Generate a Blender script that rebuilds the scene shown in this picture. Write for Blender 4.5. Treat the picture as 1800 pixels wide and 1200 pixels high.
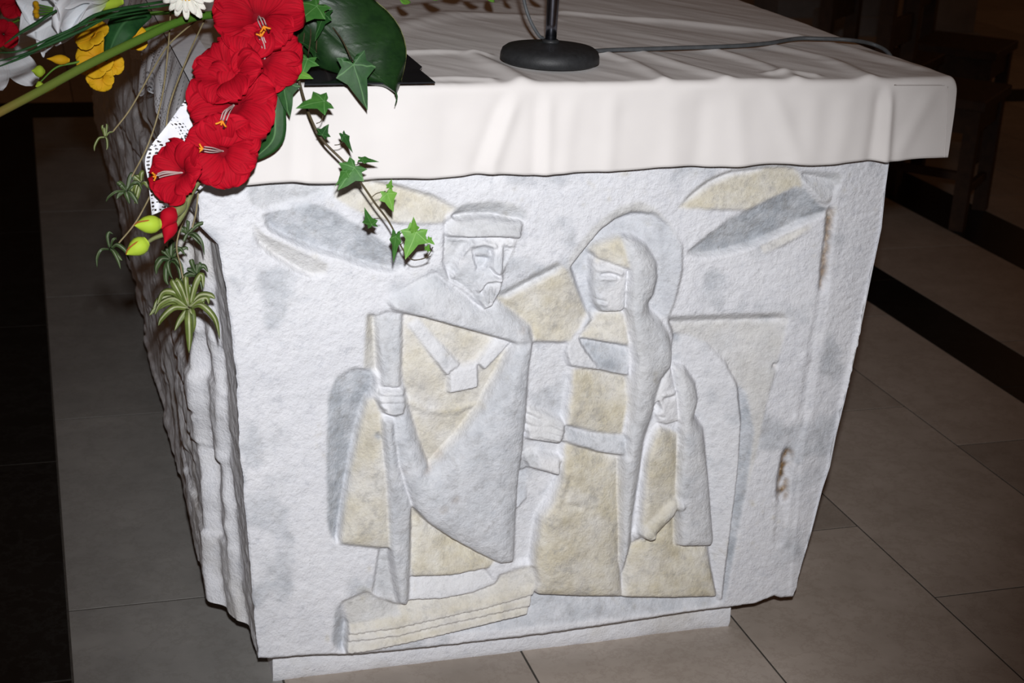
import bpy, math, random
import numpy as np
from mathutils import Vector, Matrix

scene = bpy.context.scene
for o in list(bpy.data.objects):
    bpy.data.objects.remove(o)
COL = scene.collection

# ------------------------------------------------------------------ camera
FPX = 2725.4                                  # focal length in pixels of the 1800 x 1200 frame
CAM = np.array([-0.772, -2.289, 1.5])
_p, _y, _r = np.radians([20.466, 17.983, -2.941])
_f = np.array([math.sin(_y)*math.cos(_p), math.cos(_y)*math.cos(_p), -math.sin(_p)])
_ri = np.array([math.cos(_y), -math.sin(_y), 0.0])
_d = np.cross(_f, _ri)
C_R = math.cos(_r)*_ri + math.sin(_r)*_d      # image right
C_D = -math.sin(_r)*_ri + math.cos(_r)*_d     # image down
C_F = _f                                      # viewing direction
cam = bpy.data.cameras.new('camera')
cam.lens = FPX*36/1800
cam.sensor_width = 36
cam.clip_start = 0.05
cam.dof.use_dof = True
cam.dof.focus_distance = 2.45
cam.dof.aperture_fstop = 9.0
camo = bpy.data.objects.new('camera', cam)
COL.objects.link(camo)
M = Matrix.Identity(4)
for i in range(3):
    M[i][0] = C_R[i]; M[i][1] = -C_D[i]; M[i][2] = -C_F[i]; M[i][3] = CAM[i]
camo.matrix_world = M
scene.camera = camo

# ------------------------------------------------------------------ light
world = bpy.data.worlds.new('church_ambient')
scene.world = world
world.use_nodes = True
world.node_tree.nodes['Background'].inputs[0].default_value = (1.0, 0.47, 0.22, 1)
world.node_tree.nodes['Background'].inputs[1].default_value = 0.042
fl = bpy.data.lights.new('camera_flash', 'SPOT')
fl.shadow_soft_size = 0.022
fl.spot_size = math.radians(49); fl.spot_blend = 1.0
fl.energy = 288; fl.color = (0.975, 0.98, 1.0)
flo = bpy.data.objects.new('camera_flash', fl)
COL.objects.link(flo)
FLASH = CAM - C_D*0.14 + C_R*0.02
_aim = C_R*((820-900)/FPX) + C_D*((740-600)/FPX) + C_F      # the flash head points at the carved face
M2 = Vector(_aim).to_track_quat('-Z', 'Y').to_matrix().to_4x4()
M2.translation = Vector(FLASH)
flo.matrix_world = M2
scene.view_settings.view_transform = 'Standard'
scene.view_settings.look = 'None'
scene.view_settings.gamma = 1
scene.view_settings.use_curve_mapping = False
scene.view_settings.exposure = 0.0

# ------------------------------------------------------------------ helpers
def ray(u, v):
    return C_R*((u-900)/FPX) + C_D*((v-600)/FPX) + C_F
def onY(u, v, Y):
    d = ray(u, v); return CAM + d*((Y-CAM[1])/d[1])
def onZ(u, v, z):
    d = ray(u, v); return CAM + d*((z-CAM[2])/d[2])
def proj(P):
    q = np.asarray(P, float) - CAM
    x = q@C_R; y = q@C_D; z = q@C_F
    return 900+FPX*x/z, 600+FPX*y/z
def pxsize(P):                                # metres covered by one pixel at P
    return float((np.asarray(P)-CAM)@C_F)/FPX

def vnoise(x, y, seed):
    rs = np.random.RandomState(seed); T = rs.rand(256, 256)
    xi = np.floor(x).astype(int); yi = np.floor(y).astype(int)
    fx = x-xi; fy = y-yi; fx = fx*fx*(3-2*fx); fy = fy*fy*(3-2*fy)
    a = T[xi & 255, yi & 255]; b = T[(xi+1) & 255, yi & 255]
    c = T[xi & 255, (yi+1) & 255]; d = T[(xi+1) & 255, (yi+1) & 255]
    return (a*(1-fx)+b*fx)*(1-fy)+(c*(1-fx)+d*fx)*fy - 0.5
def fbm(x, y, seed, oct=4):
    s = 0; a = 1
    for k in range(oct):
        s = s+a*vnoise(x*2**k+7.3*k, y*2**k-3.1*k, seed+k); a *= 0.5
    return s
def sstep(x, a, b):
    t = np.clip((x-a)/(b-a), 0, 1); return t*t*(3-2*t)

def link(o, parent=None):
    COL.objects.link(o)
    if parent is not None:
        o.parent = parent
        L = Vector(parent.get('_o', (0, 0, 0)))
        o.matrix_parent_inverse = Matrix.Translation(-L)
    return o
def empty(name, loc, label, cat, group=None, parent=None):
    o = bpy.data.objects.new(name, None)
    o.location = Vector(loc); o.empty_display_size = 0.05
    COL.objects.link(o)
    ORG[o.name] = Vector(loc)
    tag(o, label, cat, group)
    return o
ORG = {}
def tag(o, label=None, cat=None, group=None, kind=None):
    if label: o['label'] = label
    if cat: o['category'] = cat
    if group: o['group'] = group
    if kind: o['kind'] = kind
    return o
def attach(o, parent):
    COL.objects.link(o)
    if parent is not None:
        o.parent = parent
        root = parent
        off = ORG.get(root.name, Vector((0, 0, 0)))
        o.matrix_parent_inverse = Matrix.Translation(-off)
    return o
def mesh_raw(name, V, F, mat, parent=None, smooth=True, attrs=None):
    """V (n,3) world coordinates, F list or (m,k) array of faces"""
    V = np.asarray(V, np.float32)
    me = bpy.data.meshes.new(name)
    if isinstance(F, np.ndarray):
        k = F.shape[1]; n = len(F)
        me.vertices.add(len(V)); me.vertices.foreach_set('co', V.ravel())
        me.loops.add(n*k); me.loops.foreach_set('vertex_index', F.astype(np.int32).ravel())
        me.polygons.add(n)
        me.polygons.foreach_set('loop_start', (np.arange(n)*k).astype(np.int32))
        me.update(calc_edges=True)
    else:
        me.from_pydata([tuple(map(float, v)) for v in V], [], [tuple(map(int, f)) for f in F])
        me.update()
    if smooth:
        me.polygons.foreach_set('use_smooth', np.ones(len(me.polygons), bool))
    if attrs:
        for an, (typ, arr) in attrs.items():
            a = me.attributes.new(an, typ, 'POINT')
            a.data.foreach_set('color' if typ == 'FLOAT_COLOR' else 'value', np.asarray(arr, np.float32).ravel())
    me.materials.append(mat)
    o = bpy.data.objects.new(name, me)
    attach(o, parent)
    return o
def grid_faces(n, m, off=0, closed=False):
    i, j = np.meshgrid(np.arange(n-1), np.arange(m if closed else m-1), indexing='ij')
    j2 = (j+1) % m
    return (np.stack([i*m+j, i*m+j2, (i+1)*m+j2, (i+1)*m+j], -1).reshape(-1, 4)+off)
def grid(name, P, mat, parent=None, attrs=None, closed=False, thick=0):
    n, m = P.shape[:2]
    o = mesh_raw(name, P.reshape(-1, 3), grid_faces(n, m, closed=closed), mat, parent, True, attrs)
    if thick:
        md = o.modifiers.new('thickness', 'SOLIDIFY'); md.thickness = thick; md.offset = 0
    return o
def smooth_line(pts, n):
    """Catmull-Rom through pts, n samples"""
    p = np.asarray(pts, float)
    p = np.vstack([2*p[0]-p[1], p, 2*p[-1]-p[-2]])
    out = []
    segs = len(p)-3
    for t in np.linspace(0, segs-1e-6, n):
        i = int(t); u = t-i; a, b, c, d = p[i:i+4]
        out.append(0.5*((2*b)+(-a+c)*u+(2*a-5*b+4*c-d)*u*u+(-a+3*b-3*c+d)*u**3))
    return np.array(out)
def tube(name, pts, rad, mat, parent=None, n=24, sides=8, smooth=True):
    L = smooth_line(pts, n) if smooth else np.asarray(pts, float)
    n = len(L)
    rad = np.interp(np.linspace(0, 1, n), np.linspace(0, 1, len(np.atleast_1d(rad))), np.atleast_1d(rad)) if np.ndim(rad) else np.full(n, rad)
    T = np.gradient(L, axis=0); T /= np.linalg.norm(T, axis=1)[:, None]+1e-12
    ref = np.array([0.31, 0.2, 0.93]); rings = []
    for k in range(n):
        a = np.cross(T[k], ref); a /= np.linalg.norm(a)+1e-12; b = np.cross(T[k], a)
        th = np.linspace(0, 2*math.pi, sides, endpoint=False)
        rings.append(L[k]+rad[k]*(np.cos(th)[:, None]*a+np.sin(th)[:, None]*b))
    V = np.concatenate(rings)
    F = [tuple(f) for f in grid_faces(n, sides, closed=True)]
    F.append(tuple(range(sides))); F.append(tuple(range((n-1)*sides, n*sides))[::-1])
    return mesh_raw(name, V, F, mat, parent)
def lathe(name, prof, c, mat, parent=None, sides=48):
    th = np.linspace(0, 2*math.pi, sides, endpoint=False)
    P = np.array([[(c[0]+r*math.cos(t), c[1]+r*math.sin(t), c[2]+z) for t in th] for r, z in prof])
    return mesh_raw(name, P.reshape(-1, 3), grid_faces(len(prof), sides, closed=True), mat, parent)
def box_mesh(sx, sy, sz, bev=0.0):
    """box 0..sx, 0..sy, -sz..0 with bevelled upper edges, 10 faces"""
    b = bev
    V = [(0, 0, -sz), (sx, 0, -sz), (sx, sy, -sz), (0, sy, -sz),
         (0, 0, -b), (sx, 0, -b), (sx, sy, -b), (0, sy, -b),
         (b, b, 0), (sx-b, b, 0), (sx-b, sy-b, 0), (b, sy-b, 0)]
    F = [(3, 2, 1, 0), (8, 9, 10, 11)]
    for k in range(4):
        q = (k+1) % 4
        F += [(k, q, 4+q, 4+k), (4+k, 4+q, 8+q, 8+k)]
    return V, F
def box(name, lo, hi, mat, parent=None, bev=0.004):
    V, F = box_mesh(hi[0]-lo[0], hi[1]-lo[1], hi[2]-lo[2], bev)
    V = np.array(V)+np.array([lo[0], lo[1], hi[2]])
    return mesh_raw(name, V, F, mat, parent, smooth=False)

# ------------------------------------------------------------------ materials
def mat_new(name, rough=0.6, spec=0.3):
    m = bpy.data.materials.new(name); m.use_nodes = True
    b = m.node_tree.nodes['Principled BSDF']
    b.inputs['Roughness'].default_value = rough
    b.inputs['Specular IOR Level'].default_value = spec
    return m, m.node_tree, b
def N(nt, typ, **kw):
    n = nt.nodes.new(typ)
    for k, v in kw.items():
        if k in n.inputs: n.inputs[k].default_value = v
        else: setattr(n, k, v)
    return n
def noise(nt, scale, detail=4, rough=0.6, vec=None, coord='Object'):
    t = nt.nodes.get('tc') or N(nt, 'ShaderNodeTexCoord', name='tc')
    n = N(nt, 'ShaderNodeTexNoise', Scale=scale, Detail=detail, Roughness=rough)
    nt.links.new(vec if vec is not None else t.outputs[coord], n.inputs['Vector'])
    return n.outputs['Fac']
def ramp(nt, fac, stops):
    r = N(nt, 'ShaderNodeValToRGB')
    while len(r.color_ramp.elements) < len(stops): r.color_ramp.elements.new(0.5)
    for e, (p, c) in zip(r.color_ramp.elements, stops):
        e.position = p; e.color = (*c, 1) if len(c) == 3 else c
    nt.links.new(fac, r.inputs[0]); return r.outputs[0]
def mix(nt, fac, a, b):
    n = N(nt, 'ShaderNodeMix', data_type='RGBA')
    for s, v in ((0, fac), (6, a), (7, b)):
        if isinstance(v, (int, float)): n.inputs[s].default_value = v
        elif isinstance(v, tuple): n.inputs[s].default_value = (*v, 1) if len(v) == 3 else v
        else: nt.links.new(v, n.inputs[s])
    return n.outputs[2]
def math_n(nt, op, a, b=0.0):
    n = N(nt, 'ShaderNodeMath', operation=op)
    for s, v in ((0, a), (1, b)):
        if isinstance(v, (int, float)): n.inputs[s].default_value = v
        else: nt.links.new(v, n.inputs[s])
    return n.outputs[0]
def bump(nt, b, h, strength, dist=0.002):
    n = N(nt, 'ShaderNodeBump', Strength=strength, Distance=dist)
    nt.links.new(h, n.inputs['Height']); nt.links.new(n.outputs[0], b.inputs['Normal'])
def attr(nt, name):
    return N(nt, 'ShaderNodeAttribute', attribute_name=name)
def simple(name, c1, c2, scale=30, rough=0.6, spec=0.3, bs=0.2, bd=0.001, trans=0.0):
    m, nt, b = mat_new(name, rough, spec)
    f = noise(nt, scale)
    nt.links.new(ramp(nt, f, [(0.3, c1), (0.7, c2)]), b.inputs['Base Color'])
    if bs: bump(nt, b, noise(nt, scale*6, 3), bs, bd)
    if trans:
        b.inputs['Subsurface Weight'].default_value = trans
        b.inputs['Subsurface Radius'].default_value = (0.004, 0.003, 0.002)
        b.inputs['Subsurface Scale'].default_value = 1.0
    return m

def stone_material(name, carved):
    m, nt, b = mat_new(name, 0.82, 0.22)
    base = ramp(nt, noise(nt, 9, 6, 0.65), [(0.25, (0.62, 0.635, 0.68)), (0.5, (0.74, 0.75, 0.79)), (0.8, (0.82, 0.825, 0.85))])
    speck = ramp(nt, noise(nt, 55, 5, 0.75), [(0.30, (0.48, 0.50, 0.55)), (0.44, (0.74, 0.75, 0.79)), (0.75, (0.84, 0.845, 0.87))])
    c = mix(nt, 0.5, base, speck)
    if carved:
        a = attr(nt, 'patina_and_light'); sp = N(nt, 'ShaderNodeSeparateColor'); nt.links.new(a.outputs['Color'], sp.inputs[0])
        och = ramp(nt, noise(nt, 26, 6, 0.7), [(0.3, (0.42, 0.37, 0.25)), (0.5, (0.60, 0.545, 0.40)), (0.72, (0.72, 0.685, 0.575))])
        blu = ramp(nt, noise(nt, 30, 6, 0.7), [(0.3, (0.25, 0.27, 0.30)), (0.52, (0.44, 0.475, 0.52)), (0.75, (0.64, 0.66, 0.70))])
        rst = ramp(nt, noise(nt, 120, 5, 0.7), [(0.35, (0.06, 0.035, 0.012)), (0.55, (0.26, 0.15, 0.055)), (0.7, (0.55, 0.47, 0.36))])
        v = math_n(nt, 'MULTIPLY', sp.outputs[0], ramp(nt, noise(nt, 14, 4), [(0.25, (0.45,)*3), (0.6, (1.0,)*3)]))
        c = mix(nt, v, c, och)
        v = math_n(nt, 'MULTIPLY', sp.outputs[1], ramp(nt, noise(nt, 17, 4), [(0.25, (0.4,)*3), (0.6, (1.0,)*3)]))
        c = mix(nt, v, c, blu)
        grime = math_n(nt, 'MULTIPLY', ramp(nt, noise(nt, 38, 7, 0.8), [(0.50, (0, 0, 0)), (0.68, (0.62,)*3)]), math_n(nt, 'ADD', math_n(nt, 'ADD', sp.outputs[0], sp.outputs[1]), 0.12))
        c = mix(nt, grime, c, (0.30, 0.295, 0.29))
        pits = ramp(nt, noise(nt, 170, 3, 0.6), [(0.66, (0, 0, 0)), (0.74, (0.35,)*3)])
        c = mix(nt, pits, c, (0.32, 0.31, 0.30))
        c = mix(nt, sp.outputs[2], c, rst)
    else:
        st = ramp(nt, noise(nt, 5, 4), [(0.5, (0, 0, 0)), (0.75, (0.6, 0.6, 0.6))])
        c = mix(nt, st, c, (0.50, 0.46, 0.38))
    nt.links.new(c, b.inputs['Base Color'])
    h = math_n(nt, 'ADD', noise(nt, 260, 4, 0.7), math_n(nt, 'MULTIPLY', noise(nt, 70, 4, 0.6), 1.6))
    bump(nt, b, h, 0.75, 0.0022)
    return m
M_CARVED = stone_material('carved_white_stone', True)
M_STONE = stone_material('rough_white_stone', False)

def marble(name, a, b_, vein, rough, rnd=0.25):
    m, nt, b = mat_new(name, rough, 0.4)
    oi = N(nt, 'ShaderNodeObjectInfo'); tc = N(nt, 'ShaderNodeTexCoord', name='tc')
    ad = N(nt, 'ShaderNodeVectorMath', operation='ADD')
    mu = N(nt, 'ShaderNodeVectorMath', operation='SCALE'); mu.inputs[0].default_value = (7, 13, 5)
    nt.links.new(oi.outputs['Random'], mu.inputs['Scale'])
    nt.links.new(tc.outputs['Object'], ad.inputs[0]); nt.links.new(mu.outputs[0], ad.inputs[1])
    v = ad.outputs[0]
    c = ramp(nt, noise(nt, 6, 7, 0.7, v), [(0.3, a), (0.7, b_)])
    w = noise(nt, 9, 8, 0.75, v)
    d = math_n(nt, 'ABSOLUTE', math_n(nt, 'SUBTRACT', w, 0.5))
    c = mix(nt, ramp(nt, d, [(0.0, (0.30,)*3), (0.03, (0, 0, 0))]), c, vein)
    k = math_n(nt, 'ADD', math_n(nt, 'MULTIPLY', oi.outputs['Random'], rnd), 1-rnd/2)
    mm = N(nt, 'ShaderNodeVectorMath', operation='SCALE'); nt.links.new(c, mm.inputs[0]); nt.links.new(k, mm.inputs['Scale'])
    nt.links.new(mm.outputs[0], b.inputs['Base Color'])
    return m
M_TILE = marble('beige_marble', (0.325, 0.275, 0.232), (0.43, 0.37, 0.32), (0.22, 0.17, 0.13), 0.45)
M_TILE_DIM = marble('dimmed_marble', (0.20, 0.195, 0.185), (0.275, 0.265, 0.25), (0.15, 0.14, 0.125), 0.45)  # floor marble darkened and greyed: weaker light on the left painted into its colour
M_BLACK = marble('black_marble', (0.004, 0.005, 0.005), (0.008, 0.009, 0.009), (0.03, 0.033, 0.033), 0.30)
M_GROUT = simple('grout', (0.05, 0.045, 0.04), (0.08, 0.07, 0.06), 40, 0.9, 0.1)
M_WALL = simple('dim_plaster', (0.11, 0.085, 0.065), (0.16, 0.125, 0.10), 3, 0.9, 0.1)
M_PILLAR = simple('grey_stone', (0.17, 0.165, 0.165), (0.25, 0.24, 0.24), 6, 0.8, 0.2)
M_WOOD = simple('dark_wood', (0.028, 0.014, 0.008), (0.055, 0.027, 0.014), 25, 0.5, 0.25)

# cloth
def cloth_mat():
    m, nt, b = mat_new('cream_cotton', 1.0, 0.0)
    c = ramp(nt, noise(nt, 7, 3), [(0.3, (0.70, 0.672, 0.655)), (0.7, (0.75, 0.722, 0.705))])
    nt.links.new(c, b.inputs['Base Color'])
    w = N(nt, 'ShaderNodeTexWave', Scale=700.0); nt.links.new(nt.nodes['tc'].outputs['Object'], w.inputs['Vector'])
    bump(nt, b, math_n(nt, 'ADD', w.outputs['Fac'], noise(nt, 120, 3)), 0.12, 0.001)
    return m
M_CLOTH = cloth_mat()
def lace_mat():
    m, nt, b = mat_new('white_lace', 0.9, 0.1)
    nt.links.new(ramp(nt, noise(nt, 60, 4), [(0.3, (0.74, 0.76, 0.82)), (0.7, (0.86, 0.87, 0.91))]), b.inputs['Base Color'])
    a = attr(nt, 'lace')                      # x along the hem, y up from the hem, in metres
    sp = N(nt, 'ShaderNodeSeparateXYZ'); nt.links.new(a.outputs['Vector'], sp.inputs[0])
    def cell(sx, sy, rad):
        u = math_n(nt, 'SUBTRACT', math_n(nt, 'FRACT', math_n(nt, 'MULTIPLY', sp.outputs[0], sx)), 0.5)
        v = math_n(nt, 'SUBTRACT', math_n(nt, 'FRACT', math_n(nt, 'MULTIPLY', sp.outputs[1], sy)), 0.5)
        r = math_n(nt, 'ADD', math_n(nt, 'MULTIPLY', u, u), math_n(nt, 'MULTIPLY', v, v))
        return math_n(nt, 'LESS_THAN', r, rad*rad)
    def band(lo, hi):
        return math_n(nt, 'MULTIPLY', math_n(nt, 'GREATER_THAN', sp.outputs[1], lo), math_n(nt, 'LESS_THAN', sp.outputs[1], hi))
    rag = math_n(nt, 'GREATER_THAN', noise(nt, 130, 3), 0.46)
    h = math_n(nt, 'MULTIPLY', math_n(nt, 'MULTIPLY', cell(190, 120, 0.30), band(0.0, 0.025)), math_n(nt, 'GREATER_THAN', noise(nt, 150, 3), 0.42))
    h2 = math_n(nt, 'MULTIPLY', math_n(nt, 'MULTIPLY', cell(210, 230, 0.30), band(0.05, 0.063)), rag)
    dg = math_n(nt, 'ADD', sp.outputs[0], math_n(nt, 'MULTIPLY', sp.outputs[1], 0.35))
    dgf = math_n(nt, 'LESS_THAN', math_n(nt, 'FRACT', math_n(nt, 'MULTIPLY', dg, 26)), 0.16)
    h3 = math_n(nt, 'MULTIPLY', math_n(nt, 'MULTIPLY', cell(240, 170, 0.33), dgf), band(0.027, 0.2))
    hole = math_n(nt, 'MAXIMUM', math_n(nt, 'MAXIMUM', h, h2), h3)
    nt.links.new(math_n(nt, 'SUBTRACT', 1.0, hole), b.inputs['Alpha'])
    bump(nt, b, noise(nt, 300, 3), 0.3, 0.001)
    return m
M_LACE = lace_mat()
M_IRON = simple('black_cast_iron', (0.012, 0.013, 0.014), (0.022, 0.023, 0.025), 90, 0.55, 0.4, 0.5, 0.0006)
def metal(name, col, rough):
    m, nt, b = mat_new(name, rough); b.inputs['Metallic'].default_value = 1.0
    nt.links.new(ramp(nt, noise(nt, 80, 3), [(0.3, tuple(.8*c for c in col)), (0.7, col)]), b.inputs['Base Color'])
    return m
M_CHROME = metal('dark_chrome', (0.24, 0.25, 0.30), 0.22)
M_CABLE = simple('grey_rubber', (0.06, 0.065, 0.07), (0.09, 0.095, 0.10), 60, 0.5, 0.3)
M_TRAY = simple('black_glass', (0.015, 0.017, 0.02), (0.03, 0.032, 0.036), 10, 0.12, 0.6, 0.0)
M_BOWL = simple('white_ceramic', (0.62, 0.70, 0.76), (0.72, 0.79, 0.84), 8, 0.15, 0.5, 0.0)
M_FOAM = simple('moss_green_foam', (0.02, 0.035, 0.015), (0.045, 0.06, 0.025), 60, 0.95, 0.1, 0.8, 0.004)
def petal_mat(name, base, mid, edge, vein=0.25, rough=0.55, trans=0.1):
    """attr 'pet': x = -1..1 across, y = 0..1 along the petal"""
    m, nt, b = mat_new(name, rough, 0.10)
    a = attr(nt, 'pet'); sp = N(nt, 'ShaderNodeSeparateXYZ'); nt.links.new(a.outputs['Vector'], sp.inputs[0])
    c = ramp(nt, sp.outputs[1], [(0.0, base), (0.32, mid), (1.0, edge)])
    cv = N(nt, 'ShaderNodeCombineXYZ'); nt.links.new(math_n(nt, 'MULTIPLY', sp.outputs[0], 9.0), cv.inputs[0]); nt.links.new(sp.outputs[1], cv.inputs[1])
    v = noise(nt, 1.6, 3, 0.6, cv.outputs[0])
    c = mix(nt, ramp(nt, v, [(0.35, (vein,)*3), (0.6, (0, 0, 0))]), c, tuple(0.35*x for x in mid))
    nt.links.new(c, b.inputs['Base Color'])
    bump(nt, b, v, 0.25, 0.002)
    b.inputs['Subsurface Weight'].default_value = trans
    b.inputs['Subsurface Radius'].default_value = (0.004, 0.002, 0.002)
    return m
M_RED = petal_mat('gladiolus_red', (0.12, 0.001, 0.006), (0.41, 0.003, 0.014), (0.48, 0.004, 0.018), 0.6, 0.75)
M_LILY = petal_mat('lily_white', (0.45, 0.58, 0.12), (0.74, 0.77, 0.80), (0.80, 0.82, 0.86), 0.10)
M_YELLOW = petal_mat('freesia_yellow', (0.55, 0.22, 0.01), (0.66, 0.34, 0.010), (0.70, 0.41, 0.015), 0.15)
M_DAISY = petal_mat('daisy_white', (0.70, 0.68, 0.50), (0.80, 0.79, 0.70), (0.82, 0.81, 0.74), 0.12)
M_ANTHER = simple('orange_anther', (0.75, 0.22, 0.01), (0.85, 0.32, 0.02), 50, 0.6)
M_FILAMENT = simple('pale_filament', (0.45, 0.33, 0.32), (0.55, 0.42, 0.40), 50, 0.5)
M_DARKRED = simple('maroon_anther', (0.06, 0.004, 0.01), (0.11, 0.008, 0.015), 60, 0.6)
M_STIGMA = simple('grey_stigma', (0.45, 0.43, 0.40), (0.60, 0.57, 0.54), 50, 0.5)
M_BUD = petal_mat('green_bud', (0.25, 0.38, 0.03), (0.36, 0.52, 0.04), (0.42, 0.55, 0.05), 0.1)
M_SEAM = simple('red_brown_bud_seam', (0.30, 0.07, 0.01), (0.42, 0.11, 0.02), 60, 0.6)
M_STEM = simple('green_stem', (0.06, 0.16, 0.015), (0.11, 0.25, 0.025), 40, 0.5)
M_STEMOLIVE = simple('olive_stem', (0.13, 0.15, 0.05), (0.20, 0.21, 0.08), 50, 0.6)
M_STEMBROWN = simple('brown_stem', (0.24, 0.16, 0.05), (0.33, 0.22, 0.08), 40, 0.6)
M_RUNNER = simple('straw_runner', (0.20, 0.16, 0.08), (0.33, 0.27, 0.15), 60, 0.6)
M_VINE = simple('brown_vine', (0.05, 0.035, 0.022), (0.10, 0.08, 0.04), 60, 0.6)
def leaf_mat(name, c1, c2, vein, rough=0.55, spec=0.25, thr=0.88):
    """attr 'pet': x = vein closeness 0..1"""
    m, nt, b = mat_new(name, rough, spec)
    a = attr(nt, 'pet'); sp = N(nt, 'ShaderNodeSeparateXYZ'); nt.links.new(a.outputs['Vector'], sp.inputs[0])
    c = ramp(nt, noise(nt, 45, 5), [(0.3, c1), (0.7, c2)])
    c = mix(nt, ramp(nt, sp.outputs[0], [(thr, (0, 0, 0)), (min(thr+0.1, 1), (0.75,)*3)]), c, vein)
    nt.links.new(c, b.inputs['Base Color'])
    bump(nt, b, math_n(nt, 'ADD', noise(nt, 90, 3), sp.outputs[0]), 0.3, 0.001)
    return m
M_IVYD = leaf_mat('ivy_dark_green', (0.008, 0.042, 0.009), (0.020, 0.080, 0.016), (0.10, 0.22, 0.08))
M_IVYM = leaf_mat('ivy_mid_green', (0.025, 0.105, 0.018), (0.055, 0.17, 0.030), (0.14, 0.29, 0.10))
M_IVYL = leaf_mat('ivy_light_green', (0.08, 0.23, 0.025), (0.14, 0.32, 0.045), (0.24, 0.42, 0.12))
M_BIGLEAF = leaf_mat('big_leaf_green', (0.004, 0.018, 0.005), (0.011, 0.038, 0.008), (0.04, 0.075, 0.035), 0.42, 0.35)
M_BLADE = leaf_mat('grass_green', (0.008, 0.045, 0.012), (0.02, 0.09, 0.022), (0.05, 0.14, 0.05), 0.6, 0.2)
M_SPIDER = leaf_mat('spider_plant_leaf', (0.07, 0.10, 0.018), (0.14, 0.18, 0.04), (0.38, 0.40, 0.24), 0.45, 0.35, 0.72)
M_SPIDERG = leaf_mat('spider_plant_green', (0.025, 0.05, 0.018), (0.06, 0.095, 0.03), (0.17, 0.20, 0.13), 0.45, 0.35, 0.75)

# ------------------------------------------------------------------ the setting: floor, far wall
FLOOR = box('floor', (-4, -1.6, -0.06), (9, 11, -0.0008), M_GROUT, None, 0.0)
tag(FLOOR, 'beige marble tile floor with black marble strips', None, None, 'structure')
def floor_piece(name, x0, x1, y0, y1, mat, cache={}):
    key = (round(x1-x0, 4), round(y1-y0, 4), mat.name)
    if key not in cache:
        V, F = box_mesh(x1-x0-0.004, y1-y0-0.004, 0.012, 0.0003)
        me = bpy.data.meshes.new(name); me.from_pydata(V, [], F); me.materials.append(mat); cache[key] = me
    o = bpy.data.objects.new(name, cache[key])
    o.location = (x0+0.002, y0+0.002, 0.0)
    COL.objects.link(o); o.parent = FLOOR
    return o
TL = 0.893
def column(x0, x1, y_joint, ylo=-1.5, yhi=4.45, mat=None):
    k = math.floor((ylo-y_joint)/TL); y = y_joint+k*TL
    while y < yhi-0.02:
        a = max(y, ylo); b = min(y+TL, yhi)
        if b-a > 0.03: floor_piece('tile', x0, x1, a, b, mat or M_TILE)
        y += TL
YS = 4.45                                     # a black cross strip far behind the altar
for x0, x1, yj in ((-2.35, -1.92, 0.1), (-1.92, -1.49, 0.55), (-1.49, -1.06, 0.25), (-0.757, -0.41, 0.317), (-0.41, 0.02, 0.75), (0.02, 0.449, -0.44),
                   (0.449, 0.878, 0.326), (0.878, 1.334, 0.016), (1.334, 1.664, 0.662), (1.87, 2.365, 0.4),
                   (2.66, 3.10, 0.1), (3.10, 3.54, 0.5), (3.54, 3.98, 0.2), (3.98, 4.42, 0.65), (4.42, 4.86, 0.35), (4.86, 5.30, 0.1)):
    column(x0, x1, yj, -0.9 if x0 < 2 else 1.0, YS, M_TILE_DIM if x0 < -0.5 else M_TILE)
for x0, x1 in ((-1.06, -0.757), (1.664, 1.87), (2.365, 2.66)):
    y = 0.086-TL*2
    while y < YS:
        floor_piece('black_marble_strip', x0, x1, y, min(y+TL, YS), M_BLACK); y += TL
x = -2.3
while x < 6:
    floor_piece('black_marble_strip', x, x+0.9, YS, YS+0.3, M_BLACK); x += 0.9
x = -2.3; k = 0
while x < 8:
    for q in range(5):
        floor_piece('tile', x, x+0.86, YS+0.3+q*TL, YS+0.3+(q+1)*TL, M_TILE)
    x += 0.86
WALLB = box('wall_back', (-6, 10.5, -0.05), (9, 10.8, 5), M_WALL, None, 0.0)
tag(WALLB, 'dim brown plaster wall far behind the altar', None, None, 'structure')

# ------------------------------------------------------------------ the altar: carved end face
ALT = empty('stone_altar', (0, 0, 0), 'white stone altar block with a carved relief of a bishop, a woman and a child', 'altar')
def face_y(z):
    return -0.048-0.030*(np.asarray(z)-0.08)/0.84
def onface(u, v):
    z = 0.5; 
    for _ in range(6):
        P = onY(u, v, float(face_y(z))); z = P[2]
    return P
LEFT = [(344, 300), (347, 345), (352, 398), (384, 430), (390, 468), (401, 534), (409, 600), (416, 673), (421, 783), (428, 850), (437, 960), (447, 1080), (455, 1157)]
RIGHT = [(1568, 240), (1563, 287), (1557, 330), (1550, 400), (1533, 480), (1521, 540), (1506, 611), (1485, 705), (1470, 765), (1459, 821), (1446, 859), (1427, 933), (1411, 987), (1394, 1048)]
BOT = [(455, 1157), (480, 1157), (560, 1150), (575, 1151), (600, 1151), (640, 1149), (800, 1132), (900, 1121), (1000, 1108), (1100, 1093), (1200, 1077), (1280, 1067), (1330, 1060), (1362, 1047), (1375, 1050), (1394, 1049)]
_l = np.array([onface(*q) for q in LEFT]); _rr = np.array([onface(*q) for q in RIGHT]); _b = np.array([onface(*q) for q in BOT])
ZTOP = 0.975
def xl(z): return np.interp(z, _l[::-1, 2], _l[::-1, 0])
def xr(z): return np.interp(z, _rr[::-1, 2], _rr[::-1, 0])
NX, NZ = 780, 560
S, T = np.meshgrid(np.linspace(0, 1, NX), np.linspace(0, 1, NZ), indexing='ij')
_xb = _b[0, 0]+(_b[-1, 0]-_b[0, 0])*np.linspace(0, 1, NX)
_zb = np.interp(_xb, _b[:, 0], _b[:, 2])
_zb = _zb+0.0016*fbm(_xb*70, _xb*0, 5, 3)
GZ = _zb[:, None]+(ZTOP-_zb[:, None])*T
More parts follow.
